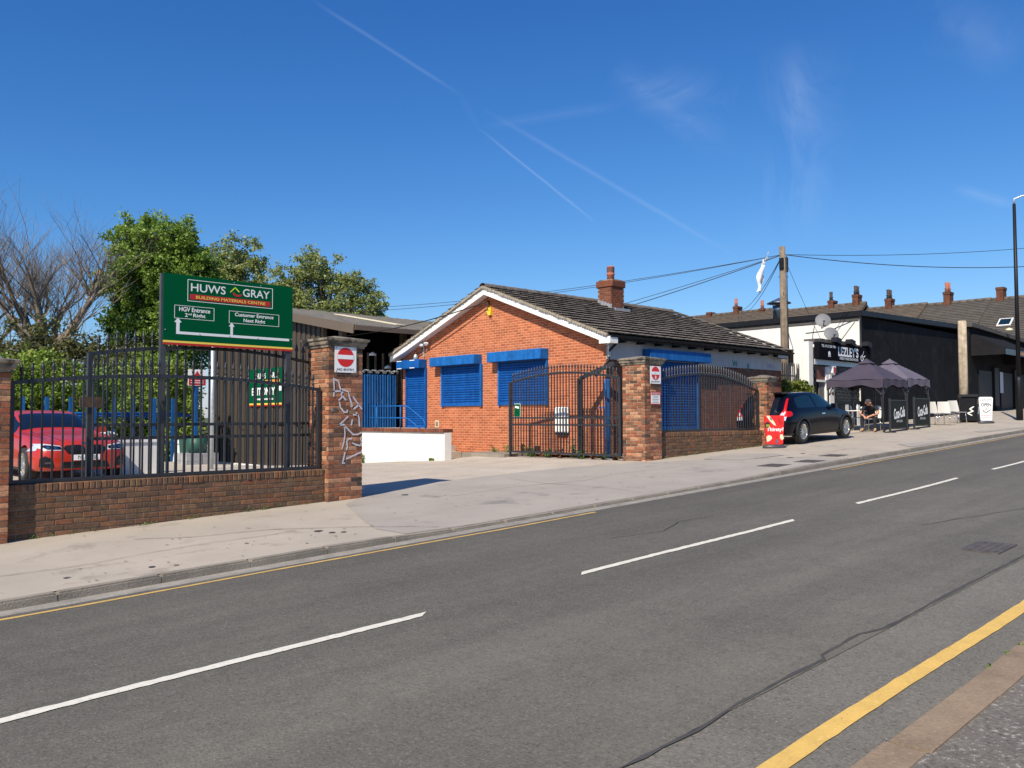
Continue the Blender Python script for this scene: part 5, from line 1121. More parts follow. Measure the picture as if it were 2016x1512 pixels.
for q, m in (([(-.27, .87), (-.16, .87), (.0, .70), (.06, .60), (-.02, .62), (-.14, .72)], 'cream'), ([(-.17, .82), (-.11, .82), (-.06, .74), (-.12, .75)], 'graffiti_teal'), ([(-.32, .66), (-.22, .71), (-.14, .66), (-.2, .53), (-.3, .55)], 'letter_black'), ([(-.27, .30), (-.2, .35), (-.11, .33), (-.08, .26), (-.15, .2), (-.25, .16)], 'cream'), ([(-.23, .29), (-.17, .31), (-.14, .26), (-.19, .23)], 'sign_yellow'), ([(.18, .36), (.26, .37), (.31, .26), (.24, .21), (.18, .26)], 'cream'), ([(.03, .13), (.13, .14), (.12, .22), (.05, .24)], 'canopy_light'), ([(.06, .25), (.12, .25), (.1, .34), (.05, .31)], 'sign_red'), ([(.1, .82), (.2, .78), (.27, .66), (.2, .62), (.12, .72)], 'sign_red')):
    MB().prism(q, -.0235-rng.uniform(0, .0015), -.0215).build('print', M[m], t, fix=False)
mb = MB()
for k in range(3): stroke(mb, [(-.27+k*.04, .64-k*.0), (-.24+k*.04, .56)], .014, -.0265)
mb.build('print_stripes', M['sign_lime'], t, fix=False)
mat('gum', (.20, .175, .145), .9, var=.3, vs=5)
# ================================================================== cars
def catmull(P, t):
    n = len(P)-1; f = t*n; i = min(int(f), n-1); u = f-i
    p0, p1, p2, p3 = P[max(i-1, 0)], P[i], P[i+1], P[min(i+2, n)]
    return .5*((2*p1)+(-p0+p2)*u+(2*p0-5*p1+4*p2-p3)*u*u+(-p0+3*p1-3*p2+p3)*u**3)
def car_body(st, arches, name, m, nu=70, nv=30):
    """st: rows (x, z_bottom, w_sill, w_mid, z_belt, w_belt, z_roof, w_roof)"""
    G = []
    for x, zb, ws, wm, zl, wb, zr, wr in st:
        zm = min(.56, lerp(zb, zl, .5))
        G.append([(x, 0, zb), (x, ws*.8, zb), (x, ws, zb+.05), (x, wm, zm), (x, (wm+wb)/2+.012, lerp(zm, zl, .62)), (x, wb, zl), (x, lerp(wb, wr, .5)+.012, lerp(zl, zr, .52)), (x, wr, zr-.045), (x, wr*.62, zr-.008), (x, 0, zr)])
    G = np.array(G); xs = G[:, 0, 0]; nj = G.shape[1]
    rows = []
    for i in range(nu+1):
        c = [catmull(G[:, j], i/nu) for j in range(nj)]; rows.append([catmull(np.array(c), k/nv) for k in range(nv+1)])
    mb = MB(); full = 2*nv
    for r in rows:
        for k in range(full):
            p = r[k] if k <= nv else r[full-k]; sg = -1 if k <= nv else 1
            mb.v.append((p[0], sg*p[1], p[2]))
    for i in range(nu):
        for k in range(full): k2 = (k+1) % full; mb.f.append((i*full+k, i*full+k2, (i+1)*full+k2, (i+1)*full+k))
    for i, rev in ((0, False), (nu, True)):
        c = len(mb.v); mb.v.append(tuple(np.mean([mb.v[i*full+k] for k in range(full)], axis=0)))
        for k in range(full): mb.f.append((i*full+k, c, i*full+(k+1) % full) if not rev else (i*full+k, i*full+(k+1) % full, c))
    me = mb.mesh(name, m, True)
    bm = bmesh.new(); bm.from_mesh(me); bmesh.ops.remove_doubles(bm, verts=bm.verts, dist=.0008); bm.to_mesh(me); bm.free()
    bvh = BVHTree.FromPolygons([v.co.copy() for v in me.vertices], [tuple(p.vertices) for p in me.polygons])
    o = bpy.data.objects.new(name, me); col.objects.link(o)
    cut = MB()
    for ax, az, ar in arches:
        for s_ in (-1, 1): cut.lathe([(0, 0), (ar, 0), (ar, s_*.5), (0, s_*.5)], (ax, s_*.55, az), 32, 'y')
    co = cut.build('cut', None); md = o.modifiers.new('b', 'BOOLEAN'); md.object = co; md.operation = 'DIFFERENCE'; md.solver = 'EXACT'
    dg = bpy.context.evaluated_depsgraph_get(); me2 = bpy.data.meshes.new_from_object(o.evaluated_get(dg))
    o.modifiers.clear(); o.data = me2; bpy.data.objects.remove(co)
    if not me2.materials: me2.materials.append(m)
    smooth_angle(o, 32)
    return o, bvh
def decal(bvh, poly, axis, sgn, m, name, parent, off=.004, n=14):
    """convex outline projected on to the body and lifted off it by a few millimetres"""
    A = np.array(poly, float); lo, hi = A.min(0), A.max(0); bm = bmesh.new(); g = {}
    for i in range(n+1):
        for j in range(n+1): g[i, j] = bm.verts.new((lerp(lo[0], hi[0], i/n), lerp(lo[1], hi[1], j/n), 0))
    for i in range(n):
        for j in range(n): bm.faces.new((g[i, j], g[i+1, j], g[i+1, j+1], g[i, j+1]))
    c = A.mean(0)
    for a, b in zip(A, np.roll(A, -1, 0)):
        d = b-a; nn = np.array([d[1], -d[0]])
        if nn @ (c-a) > 0: nn = -nn
        bmesh.ops.bisect_plane(bm, geom=bm.verts[:]+bm.edges[:]+bm.faces[:], plane_co=(a[0], a[1], 0), plane_no=(nn[0], nn[1], 0), clear_outer=True, dist=1e-5)
    bad = []
    for v in bm.verts:
        u, w = v.co.x, v.co.y
        if axis == 'y': o_, d_ = Vector((u, sgn*3, w)), Vector((0, -sgn, 0))
        elif axis == 'x': o_, d_ = Vector((sgn*10, u, w)), Vector((-sgn, 0, 0))
        else: o_, d_ = Vector((u, w, 4)), Vector((0, 0, -1))
        h = bvh.ray_cast(o_, d_)
        if h[0] is None: bad.append(v); continue
        nrm = h[1] if h[1].dot(d_) < 0 else -h[1]; v.co = h[0]+nrm*off
    bmesh.ops.delete(bm, geom=bad, context='VERTS'); bmesh.ops.recalc_face_normals(bm, faces=bm.faces)
    me = bpy.data.meshes.new(name); bm.to_mesh(me); bm.free(); me.materials.append(m)
    me.polygons.foreach_set('use_smooth', [True]*len(me.polygons)); return link(name, me, parent)
def wheel(parent, x, y, z, r, sgn, nsp, rim_r, w=.21):
    o = MB().lathe([(rim_r*.98, -w/2+.01), (rim_r*1.02, -w/2), (r*.95, -w/2), (r, -w*.32), (r, w*.32), (r*.95, w/2), (rim_r*1.02, w/2), (rim_r*.98, w/2-.01)], n=36, axis='y').build('wheel', M['tyre'], parent, True, (x, y, z))
    ye = sgn*(w/2-.012)
    MB().lathe([(rim_r, ye), (rim_r, ye-sgn*.03), (rim_r*.9, ye-sgn*.02), (rim_r*.88, ye-sgn*.12)], n=36, axis='y').build('rim', M['alloy'], o, True)
    MB().lathe([(0, ye-sgn*.10), (rim_r*.9, ye-sgn*.10)], n=24, axis='y').build('brake_shadow', M['car_trim'], o)
    for k in range(nsp):
        a = 2*math.pi*k/nsp; ca, sa = math.cos(a), math.sin(a)
        MB().bar((.04*ca, ye-sgn*.025, .04*sa), (rim_r*.93*ca, ye-sgn*.012, rim_r*.93*sa), .02 if nsp > 10 else .03, .02, (0, 1, 0)).build('spoke', M['alloy'], o)
    MB().lathe([(0, ye), (.05, ye-sgn*.005), (.06, ye-sgn*.03)], n=12, axis='y').build('hub_cap', M['alloy'], o, True)
    return o
# black hatchback, nose to the right (local +x), near side is -y
hb = thing('hatchback_car', 'dark navy hatchback parked beyond the narrow pillar', 'car', (22.46-.83, 11.56+.80, zg(22.5)-.0), .0)
hb.rotation_euler = (0, -math.atan(.0396), -.01)
st = [(0, .36, .58, .68, .66, .64, .76, .5), (.05, .30, .70, .78, .80, .72, .90, .56), (.16, .26, .78, .85, .93, .78, 1.10, .58), (.36, .23, .81, .875, .955, .81, 1.33, .60), (.62, .21, .83, .885, .955, .835, 1.425, .61),
      (1.1, .20, .85, .89, .95, .85, 1.45, .63), (1.65, .20, .85, .89, .94, .86, 1.45, .64), (2.15, .20, .85, .888, .925, .862, 1.41, .63), (2.55, .20, .85, .885, .91, .858, 1.29, .60), (2.9, .20, .85, .885, .895, .85, 1.10, .58), (3.15, .20, .85, .885, .875, .835, .955, .60),
      (3.55, .20, .84, .88, .83, .80, .905, .56), (3.9, .21, .80, .85, .76, .75, .83, .5), (4.13, .24, .70, .75, .66, .66, .72, .42), (4.23, .30, .52, .58, .54, .52, .60, .3), (4.25, .36, .42, .46, .48, .42, .54, .25)]
o, bv = car_body(st, [(.83, .325, .375), (3.47, .325, .375)], 'body', M['car_black']); o.parent = hb
for s_ in (-1, 1):
    decal(bv, [(.62, 1.0), (1.62, .985), (1.50, 1.33), (1.15, 1.345), (.68, 1.28), (.60, 1.16)], 'y', s_, M['glass_blue'], 'rear_side_window', hb)
    decal(bv, [(1.70, .985), (2.86, .955), (2.45, 1.24), (2.1, 1.33), (1.60, 1.345)], 'y', s_, M['glass_blue'], 'door_window', hb)
    decal(bv, [(.5, .27), (.5, .20), (3.6, .20), (3.6, .27)], 'y', s_, M['car_trim'], 'sill_trim', hb, .006)
    ar = MB()
    for cx in (.83, 3.47):
        P = [(cx+.385*math.cos(a), s_*.885, .325+.385*math.sin(a)) for a in [R_(-12+204*k/20) for k in range(21)]]
        for a, b in zip(P, P[1:]): ar.bar(a, b, .05, .045, (0, 1, 0))
    ar.build('arch_trim', M['car_trim'], hb)
    decal(bv, [(.10, .80), (.12, .76), (.28, .80), (.31, .87), (.26, .92), (.12, .92)], 'y', s_, M['lamp_red'], 'tail_lamp', hb, .006)
    MB().box(2.62, 2.75, s_*.90-.07, s_*.90+.07, .93, 1.07).build('door_mirror', M['car_black'], hb)
    decal(bv, [(1.9, .78), (2.1, .78), (2.1, .81), (1.9, .81)], 'y', s_, M['chrome'], 'door_handle', hb, .02, 4)
    decal(bv, [(1.655, .3), (1.667, .3), (1.667, .95), (1.655, .95)], 'y', s_, M['car_trim'], 'door_gap', hb, .002, 6); decal(bv, [(2.93, .3), (2.942, .3), (2.942, .88), (2.93, .88)], 'y', s_, M['car_trim'], 'door_gap', hb, .002, 6)
    for x in (.83, 3.47): wheel(hb, x, s_*.775, .325, .325, s_, 12, .225)
    decal(bv, [(3.75, .62), (4.05, .60), (4.1, .70), (3.78, .76)], 'y', s_, M['lamp_clear'], 'headlamp', hb, .006)
decal(bv, [(-.50, .78), (.50, .78), (.47, 1.30), (-.47, 1.30)], 'x', -1, M['glass_dark'], 'tailgate_glass', hb, .006)
for s_ in (-1, 1): decal(bv, [(s_*.56, .77), (s_*.80, .77), (s_*.80, .92), (s_*.66, .94)], 'x', -1, M['lamp_red'], 'rear_lamp', hb, .008); decal(bv, [(s_*.60, .80), (s_*.72, .80), (s_*.72, .87), (s_*.66, .89)], 'x', -1, M['lamp_clear'], 'lamp_lens', hb, .012, 5); decal(bv, [(s_*.685, .92), (s_*.755, .92), (s_*.665, 1.27), (s_*.635, 1.27)], 'x', -1, M['lamp_red'], 'rear_lamp_riser', hb, .009); decal(bv, [(s_*.56, .68), (s_*.76, .66), (s_*.78, .775), (s_*.58, .775)], 'x', -1, M['lamp_clear'], 'reversing_lamp', hb, .008); decal(bv, [(s_*.5, .34), (s_*.68, .34), (s_*.68, .37), (s_*.5, .37)], 'x', -1, M['lamp_red'], 'reflector', hb, .008, 5)
decal(bv, [(-.26, .60), (.26, .60), (.26, .71), (-.26, .71)], 'x', -1, M['sign_yellow'], 'number_plate', hb, .01, 6)
decal(bv, [(2.42, -.56), (3.05, -.64), (3.05, .64), (2.42, .56)], 'z', 1, M['glass_dark'], 'windscreen', hb, .006)
MB().box(.25, .62, -.56, .56, 1.405, 1.435).build('roof_spoiler', M['car_black'], hb); MB().box(.4, 3.9, -.7, .7, .22, .45).build('underbody', M['car_trim'], hb); MB().tube([(-.05, -.5, .28), (.3, -.5, .28)], .04, 8).build('exhaust', M['chrome'], hb, True)
# red saloon, facing the road
rs = thing('saloon_car', 'bright red saloon car parked behind the left railings', 'car', (5.5, 20.97, .45), R_(-90))
st = [(-2.9, .4, .5, .6, .8, .6, .95, .5), (-2.7, .3, .76, .86, .92, .8, 1.02, .6), (-2.2, .25, .84, .91, .97, .84, 1.08, .6), (-1.9, .22, .85, .915, .97, .855, 1.18, .58), (-1.4, .20, .86, .915, .965, .865, 1.36, .57), (-.8, .20, .86, .915, .955, .87, 1.435, .58), (-.2, .20, .86, .915, .945, .872, 1.44, .60),
      (.3, .20, .86, .912, .935, .87, 1.37, .60), (.75, .20, .86, .91, .925, .865, 1.20, .60), (1.1, .20, .86, .91, .915, .855, 1.03, .63), (1.4, .20, .86, .908, .90, .84, .965, .62), (1.8, .20, .86, .905, .87, .82, .94, .58), (2.3, .20, .855, .90, .80, .80, .885, .52), (2.62, .21, .82, .865, .73, .77, .82, .48), (2.79, .23, .72, .77, .66, .68, .735, .42), (2.87, .27, .56, .60, .60, .54, .65, .36), (2.89, .32, .45, .48, .55, .44, .60, .3)]
o, bv = car_body(st, [(1.98, .335, .39), (-.87, .335, .39)], 'body', M['car_red']); o.parent = rs
for s_ in (-1, 1):
    decal(bv, [(.1, .97), (1.0, .96), (.72, 1.14), (.25, 1.30), (-.1, 1.35), (-.3, 1.36)], 'y', s_, M['glass_dark'], 'front_side_window', rs); decal(bv, [(-1.6, 1.0), (-.36, .985), (-.42, 1.36), (-.9, 1.35)], 'y', s_, M['glass_dark'], 'rear_side_window', rs)
    decal(bv, [(-.6, .26), (-.6, .19), (1.6, .19), (1.6, .26)], 'y', s_, M['car_trim'], 'sill_trim', rs, .006)
    decal(bv, [(s_*.40, .62), (s_*.44, .71), (s_*.72, .755), (s_*.83, .75), (s_*.83, .68), (s_*.70, .625)], 'x', 1, M['lamp_clear'], 'headlamp', rs, .006); decal(bv, [(s_*.44, .635), (s_*.44, .69), (s_*.70, .725), (s_*.76, .70), (s_*.68, .64)], 'x', 1, M['black_shiny'], 'headlamp_inner', rs, .010)
    decal(bv, [(s_*.50, .655), (s_*.53, .685), (s_*.57, .68), (s_*.56, .65)], 'x', 1, M['chrome'], 'headlamp_lens', rs, .014, 5); decal(bv, [(s_*.62, .66), (s_*.65, .70), (s_*.69, .69), (s_*.68, .66)], 'x', 1, M['chrome'], 'headlamp_lens', rs, .014, 5)
    decal(bv, [(s_*.02, .55), (s_*.02, .70), (s_*.10, .725), (s_*.34, .715), (s_*.40, .66), (s_*.34, .57), (s_*.2, .535)], 'x', 1, M['black_shiny'], 'grille', rs, .008)
    for k in range(7): decal(bv, [(s_*(.05+.045*k), .57), (s_*(.058+.045*k), .57), (s_*(.062+.045*k), .70), (s_*(.052+.045*k), .70)], 'x', 1, M['car_trim'], 'grille_bar', rs, .016, 4)
    decal(bv, [(s_*.56, .28), (s_*.80, .31), (s_*.80, .47), (s_*.72, .52), (s_*.60, .46)], 'x', 1, M['black_shiny'], 'air_intake', rs, .006); decal(bv, [(s_*.62, .37), (s_*.72, .37), (s_*.72, .40), (s_*.62, .40)], 'x', 1, M['grey_iron'], 'fog_lamp', rs, .012, 5)
    MB().box(.62, .80, s_*.98-.09, s_*.98+.09, .94, 1.07).build('door_mirror', M['car_red'], rs)
    for x in (1.98, -.87): wheel(rs, x, s_*.80, .335, .335, s_, 10, .245, .23)
    decal(bv, [(2.2, .60), (2.62, .62), (2.64, .70), (2.5, .74)], 'y', s_, M['lamp_clear'], 'headlamp_side', rs, .006)
    decal(bv, [(.98, .3), (.992, .3), (.992, .9), (.98, .9)], 'y', s_, M['car_trim'], 'door_gap', rs, .002, 6)
decal(bv, [(-.46, .27), (.46, .27), (.40, .40), (-.40, .40)], 'x', 1, M['black_shiny'], 'lower_grille', rs, .006); decal(bv, [(-.26, .425), (.26, .425), (.26, .535), (-.26, .535)], 'x', 1, M['sign_white'], 'number_plate', rs, .02, 6)
pl = letters('M 7 PB', rs, M['letter_black'], 0, 0, .36, .075, 0); pl.rotation_euler = (0, 0, math.pi/2); pl.location = (2.925, .03, .48)
decal(bv, [(.30, -.60), (1.02, -.70), (1.02, .70), (.30, .60)], 'z', 1, M['glass_dark'], 'windscreen', rs, .006)
decal(bv, [(-.06, .735), (.06, .735), (.05, .77), (-.05, .77)], 'x', 1, M['chrome'], 'badge', rs, .01, 5)
for s_ in (-1, 1): decal(bv, [(1.15, s_*.55), (2.72, s_*.36), (2.72, s_*.372), (1.15, s_*.565)], 'z', 1, M['car_trim'], 'bonnet_crease', rs, .002, 12)
MB().box(-2.5, 2.5, -.7, .7, .22, .45).build('underbody', M['car_trim'], rs)

# ================================================================== the seated man
def skin(name, verts, edges, radii, mats, fn, parent, sub=2, root=0):
    me = bpy.data.meshes.new(name); me.from_pydata(verts, edges, []); o = bpy.data.objects.new(name, me); col.objects.link(o)
    md = o.modifiers.new('s', 'SKIN'); sv = me.skin_vertices[0].data
    for i, r in enumerate(radii): sv[i].radius = (r, r) if not isinstance(r, tuple) else r; sv[i].use_root = (i == root)
    md.branch_smoothing = .6
    sb = o.modifiers.new('u', 'SUBSURF'); sb.levels = sub; sb.render_levels = sub
    dg = bpy.context.evaluated_depsgraph_get(); me2 = bpy.data.meshes.new_from_object(o.evaluated_get(dg)); o.modifiers.clear(); o.data = me2
    me2.materials.clear()
    for m in mats: me2.materials.append(M[m])
    for p in me2.polygons: p.use_smooth = True; p.material_index = fn(p.center)
    o.parent = parent; return o
man = thing('person', 'man in black T-shirt, jeans, cap and tan boots sitting hunched under the gazebo', 'person', (29.08, 12.35, zg(28.9)), math.pi+.12)
V = []; E_ = []; RD = []
def node(p, r, prev=None):
    V.append(p); RD.append(r)
    if prev is not None: E_.append((prev, len(V)-1))
    return len(V)-1
pel = node((0, 0, .54), (.16, .13)); wst = node((.07, 0, .66), (.155, .115), pel); che = node((.19, 0, .80), (.18, .12), wst); nk_ = node((.30, 0, .90), .06, che); hd0 = node((.37, 0, .945), .085, nk_); hd1 = node((.43, 0, 1.0), .09, hd0); hd2 = node((.45, 0, 1.055), .06, hd1)
for s_ in (-1, 1):
    sh_ = node((.25, s_*.20, .84), .075, che); el = node((.36, s_*.30, .62), .05, sh_); wr = node((.60, s_*.10, .53), .033, el); hn = node((.67, s_*.055, .50), .036, wr)
    for k, (dy, ln) in enumerate(((-.022, .055), (-.008, .065), (.007, .06), (.021, .048))):
        f0 = node((.70, s_*(.045)+dy, .485), .011, hn); f1 = node((.70+ln*.6, s_*.03+dy, .465), .009, f0); node((.70+ln*.7, s_*.02+dy, .445), .008, f1)
    th = node((.67, s_*.025, .525), .011, hn); node((.705, s_*.015, .525), .009, th)
    hp = node((.04, s_*.10, .52), .105, pel); kn = node((.44, s_*.20, .52), .075, hp); sn = node((.43, s_*.205, .30), .06, kn); an = node((.42, s_*.21, .10), .045, sn); to = node((.47, s_*.215, .05), .045, an); node((.60, s_*.23, .04), .038, to)
def mf(c):
    if c.z < .12 and c.x > .3: return 3
    if c.x > .34 and abs(c.y) < .2 and c.z > .88: return 0
    if c.x > .27 and abs(c.y) < .08 and c.z > .89: return 0
    if c.z < .47 and not (c.x > .60): return 2
    if c.x > .50 and c.z > .42 and not (abs(c.y) > .12 and c.z < .52): return 0
    if abs(c.y) > .24 and .52 < c.z < .72 and c.x > .28: return 0
    if c.z < .62: return 2
    return 1
body = skin('body', V, E_, RD, ['skin', 'black_shirt', 'denim', 'boot'], mf, man, 2, pel)
cp = MB(); cp.grid(lambda i, j: (.43+.105*math.cos(2*math.pi*i)*math.cos(j*1.5), .095*math.sin(2*math.pi*i)*math.cos(j*1.5), 1.035+.085*math.sin(j*1.5)), 20, 6); cp.build('cap', M['cap_grey'], man, True, fix=False)
MB().grid(lambda i, j: (.52+.10*j, (i-.5)*.15*(1-.25*j), 1.03-.03*j), 8, 3).build('cap_peak', M['cap_grey'], man, True, fix=False)
MB().grid(lambda i, j: (.44-.10*math.cos(2.2*(i-.5)), .1*math.sin(2.2*(i-.5)), .95+.09*j), 10, 3).build('hair', M['hair'], man, True, fix=False)
MB().box(.515, .535, -.012, .012, .955, .985).build('nose', M['skin'], man)
for s_ in (-1, 1): MB().box(.42, .45, s_*.088-.008, s_*.088+.008, .965, 1.01).build('ear', M['skin'], man)
MB().lathe([(.036, -.015), (.040, -.012), (.040, .012), (.036, .015)], (.565, .135, .54), 12, 'x').build('watch', M['black_shiny'], man, True)

# ================================================================== trees, hedge, weeds
def leaf_mesh(name, centers, size, m, parent, seed, flat=.35, kind=True):
    rs_ = np.random.RandomState(seed); C_ = np.asarray(centers); n = len(C_)
    nrm = rs_.normal(size=(n, 3)); nrm[:, 2] += flat*2; nrm /= np.linalg.norm(nrm, axis=1)[:, None]
    a = np.cross(nrm, rs_.normal(size=(n, 3))); a /= np.linalg.norm(a, axis=1)[:, None]; b = np.cross(nrm, a)
    s_ = size*rs_.uniform(.6, 1.35, n)[:, None]; a *= s_; b *= s_*.62
    v = np.empty((n, 4, 3)); v[:, 0] = C_-a; v[:, 1] = C_+b+nrm*s_*.12; v[:, 2] = C_+a; v[:, 3] = C_-b+nrm*s_*.12
    me = bpy.data.meshes.new(name); me.vertices.add(n*4); me.vertices.foreach_set('co', v.ravel())
    me.loops.add(n*4); me.loops.foreach_set('vertex_index', np.arange(n*4, dtype=np.int32)); me.polygons.add(n)
    me.polygons.foreach_set('loop_start', np.arange(0, n*4, 4, dtype=np.int32)); me.polygons.foreach_set('loop_total', np.full(n, 4, dtype=np.int32))
    me.materials.append(m); me.update(calc_edges=True); return link(name, me, parent)
def crown_points(ells, nclump, per, rc, seed, shell=.55, drop=.0):
    rs_ = np.random.RandomState(seed); cl = []
    vol = np.array([e[3]*e[4]*e[5] for e in ells]); vol = vol/vol.sum(); tries = 0
    while len(cl) < nclump and tries < nclump*40:
        tries += 1; e = ells[rs_.choice(len(ells), p=vol)]; d = rs_.normal(size=3); d /= np.linalg.norm(d); r = rs_.uniform(shell, 1.0)
        p = np.array(e[:3])+d*r*np.array(e[3:6])
        if all(np.linalg.norm(p-q) > rc*.72 for q in cl[-400:]): cl.append(p)
    pts = []
    for p in cl:
        ns = 7; d = rs_.normal(size=(ns, 3)); d /= np.linalg.norm(d, axis=1)[:, None]
        sub = p+d*rs_.uniform(.35, 1.05, (ns, 1))*rc*np.array([1, 1, .75])
        for q in sub:
            k = max(4, int(per/ns*rs_.uniform(.4, 1.6))); e_ = rs_.normal(size=(k, 3))*rc*.24*rs_.uniform(.7, 1.4); e_[:, 2] *= .8; pts.append(q+e_)
    return cl, np.vstack(pts)
def tree(name, label, base, ells, nclump, per, rc, leaf, m, seed, trunk_r=.25, bark='bark', shell=.5, group='trees behind the yard', limb_every=3, lean=(0, 0)):
    t = thing(name, label, 'tree', base, 0, group); cl, pts = crown_points(ells, nclump, per, rc, seed, shell); rs2 = random.Random(seed)
    top = max(e[2]+e[5]*.5 for e in ells); mb = MB(); ax = []
    for i in range(9): u = i/8; ax.append(Vector((lean[0]*u+.12*math.sin(3*u+seed), lean[1]*u+.1*math.cos(4*u+seed), top*u)))
    mb.tube(ax, [trunk_r*(1-.85*i/8)+.02 for i in range(9)], 8)
    for c in cl[::limb_every]:
        c = Vector(c); u = max(.18, min(.95, (c.z/top)-.18-rs2.uniform(0, .15))); a = ax[0].lerp(ax[-1], u); k = int(u*8); a = ax[k].lerp(ax[min(k+1, 8)], u*8-k)
        mid = a.lerp(c, .5)+Vector((0, 0, -.05*(c-a).length+.2)); r0 = trunk_r*.34*(1-u*.7); mb.tube([a, mid, c], [r0, r0*.55, .012], 5)
    mb.build('trunk', M[bark], t, True)
    leaf_mesh('crown', pts, leaf, m, t, seed+1)
    return t
tree('broadleaf_tree', 'tall dense dark green tree left of the green board', (18.4, 48.4, -.6), [(0, 0, 12.0, 2.35, 2.35, 2.0), (-.9, .9, 12.0, 1.5, 1.5, 1.7), (1.0, -1.0, 11.9, 1.5, 1.5, 1.7), (-.7, .7, 10.2, 2.4, 2.4, 2.2), (.8, -.8, 10.0, 2.4, 2.4, 2.2), (-.5, .5, 7.6, 2.3, 2.3, 2.2), (.7, -.6, 6.8, 2.2, 2.2, 2.2), (-1.0, 1.1, 5.2, 2.1, 2.1, 1.6), (.2, 0, 4, 2.3, 2.3, 1.5)], 330, 330, .60, .088, M['leaf_deep'], 3, .38)
tree('broadleaf_tree', 'olive green tree rising above the green board', (25.0, 52.0, -.6), [(-.2, .2, 12.2, 2.3, 2.3, 1.9), (-1.4, 1.4, 10.4, 2.0, 2.0, 1.8), (1.3, -1.2, 10.4, 2.2, 2.2, 1.8), (0, 0, 8.2, 3.0, 3.0, 1.8), (2.6, -2.5, 8.6, 1.9, 1.9, 1.7), (-2.4, 2.3, 8.4, 1.9, 1.9, 1.7)], 215, 190, .56, .088, M['leaf_olive'], 11, .3, shell=.25, limb_every=2)
tree('broadleaf_tree', 'loose olive tree with open branches above the shed roof', (27.4, 45.6, -.6), [(-.2, .2, 11.1, 2.1, 2.1, 1.5), (1.4, -1.3, 9.9, 1.9, 1.9, 1.4), (-1.7, 1.7, 10.0, 1.9, 1.9, 1.6), (.2, -.2, 8.6, 3.0, 3.0, 1.4), (-2.6, 2.5, 8.5, 1.9, 1.9, 1.5), (2.3, -2.1, 8.6, 1.1, 1.1, .9)], 205, 165, .50, .082, M['leaf_olive'], 19, .3, shell=.3, limb_every=1)
tree('broadleaf_tree', 'low dull green tree in front of the bare tree', (10.3, 41.5, -.6), [(-2.6, 2.2, 5.0, 2.6, 2.6, 1.9), (.6, -.4, 5.0, 2.2, 2.2, 1.7), (2.6, -2.2, 4.3, 2.2, 2.2, 1.6), (-4.5, 3.5, 4.6, 2.4, 2.4, 2.0)], 190, 200, .60, .08, M['leaf_dull'], 23, .2, shell=.3)
tree('broadleaf_tree', 'small treetop just showing over the shed roof by the gable', (33.4, 50.5, -.2), [(0, 0, 9.4, 1.0, 1.0, .9), (.5, -.4, 8.4, 1.2, 1.2, .9)], 22, 60, .4, .14, M['leaf_olive'], 31, .12)
# bare tree
def bare_tree():
    t = thing('bare_tree', 'large leafless tree at the far left', 'tree', (12.0, 46.6, -.6), 0); t.scale = (1.10, 1.10, 1.16); rb = random.Random(5); mb = MB(); tw = MB(); tips = []
    def grow(p, d, L, r, lev):
        n = 3 if lev < 3 else 2; pts = [p]; rad = [r]
        for i in range(n):
            d = (d+Vector((rb.uniform(-.28, .28), rb.uniform(-.28, .28), rb.uniform(-.08, .22)))).normalized(); p = p+d*L/n; pts.append(p); rad.append(r*(1-.42*(i+1)/n))
        (mb if lev < 3 else tw).tube(pts, rad, 6 if lev < 3 else 3, cap=False)
        if lev >= 6 or r < .008: return
        nb = (3, 4, 5, 5, 5, 3)[lev]
        for k in range(nb):
            j = rb.randint(max(1, len(pts)-2), len(pts)-1) if lev < 1 else rb.randint(1, len(pts)-1); q = pts[j]
            az = rb.uniform(0, 6.28); sp_ = rb.uniform(.45, .95); sd_ = Vector((math.cos(az), math.sin(az), .15)); nd = (d*(1-sp_*.35)+sd_*sp_+Vector((0, 0, .18))).normalized()
            grow(q, nd, L*rb.uniform(.60, .86), rad[j]*rb.uniform(.46, .66), lev+1)
    base = Vector((0, 0, 0)); mb.tube([base, (.0, .1, 2), (-.1, .15, 4.2)], [.5, .42, .36], 9)
    for d, L, r in (((-.35, .35, 1), 3.4, .26), ((.34, -.34, 1.0), 3.5, .27), ((-.9, .8, .55), 3.6, .2), ((.6, -.5, .35), 2.5, .13), ((-.1, -.2, 1), 3.2, .2), ((-1.0, .9, .2), 3.2, .16)):
        grow(Vector((-.1, .15, rb.uniform(3.6, 4.4))), Vector(d).normalized(), L, r, 1)
    mb.build('trunk', M['bark_pale'], t, True, fix=False); tw.build('crown', M['bark_pale'], t, False, fix=False)
bare_tree()
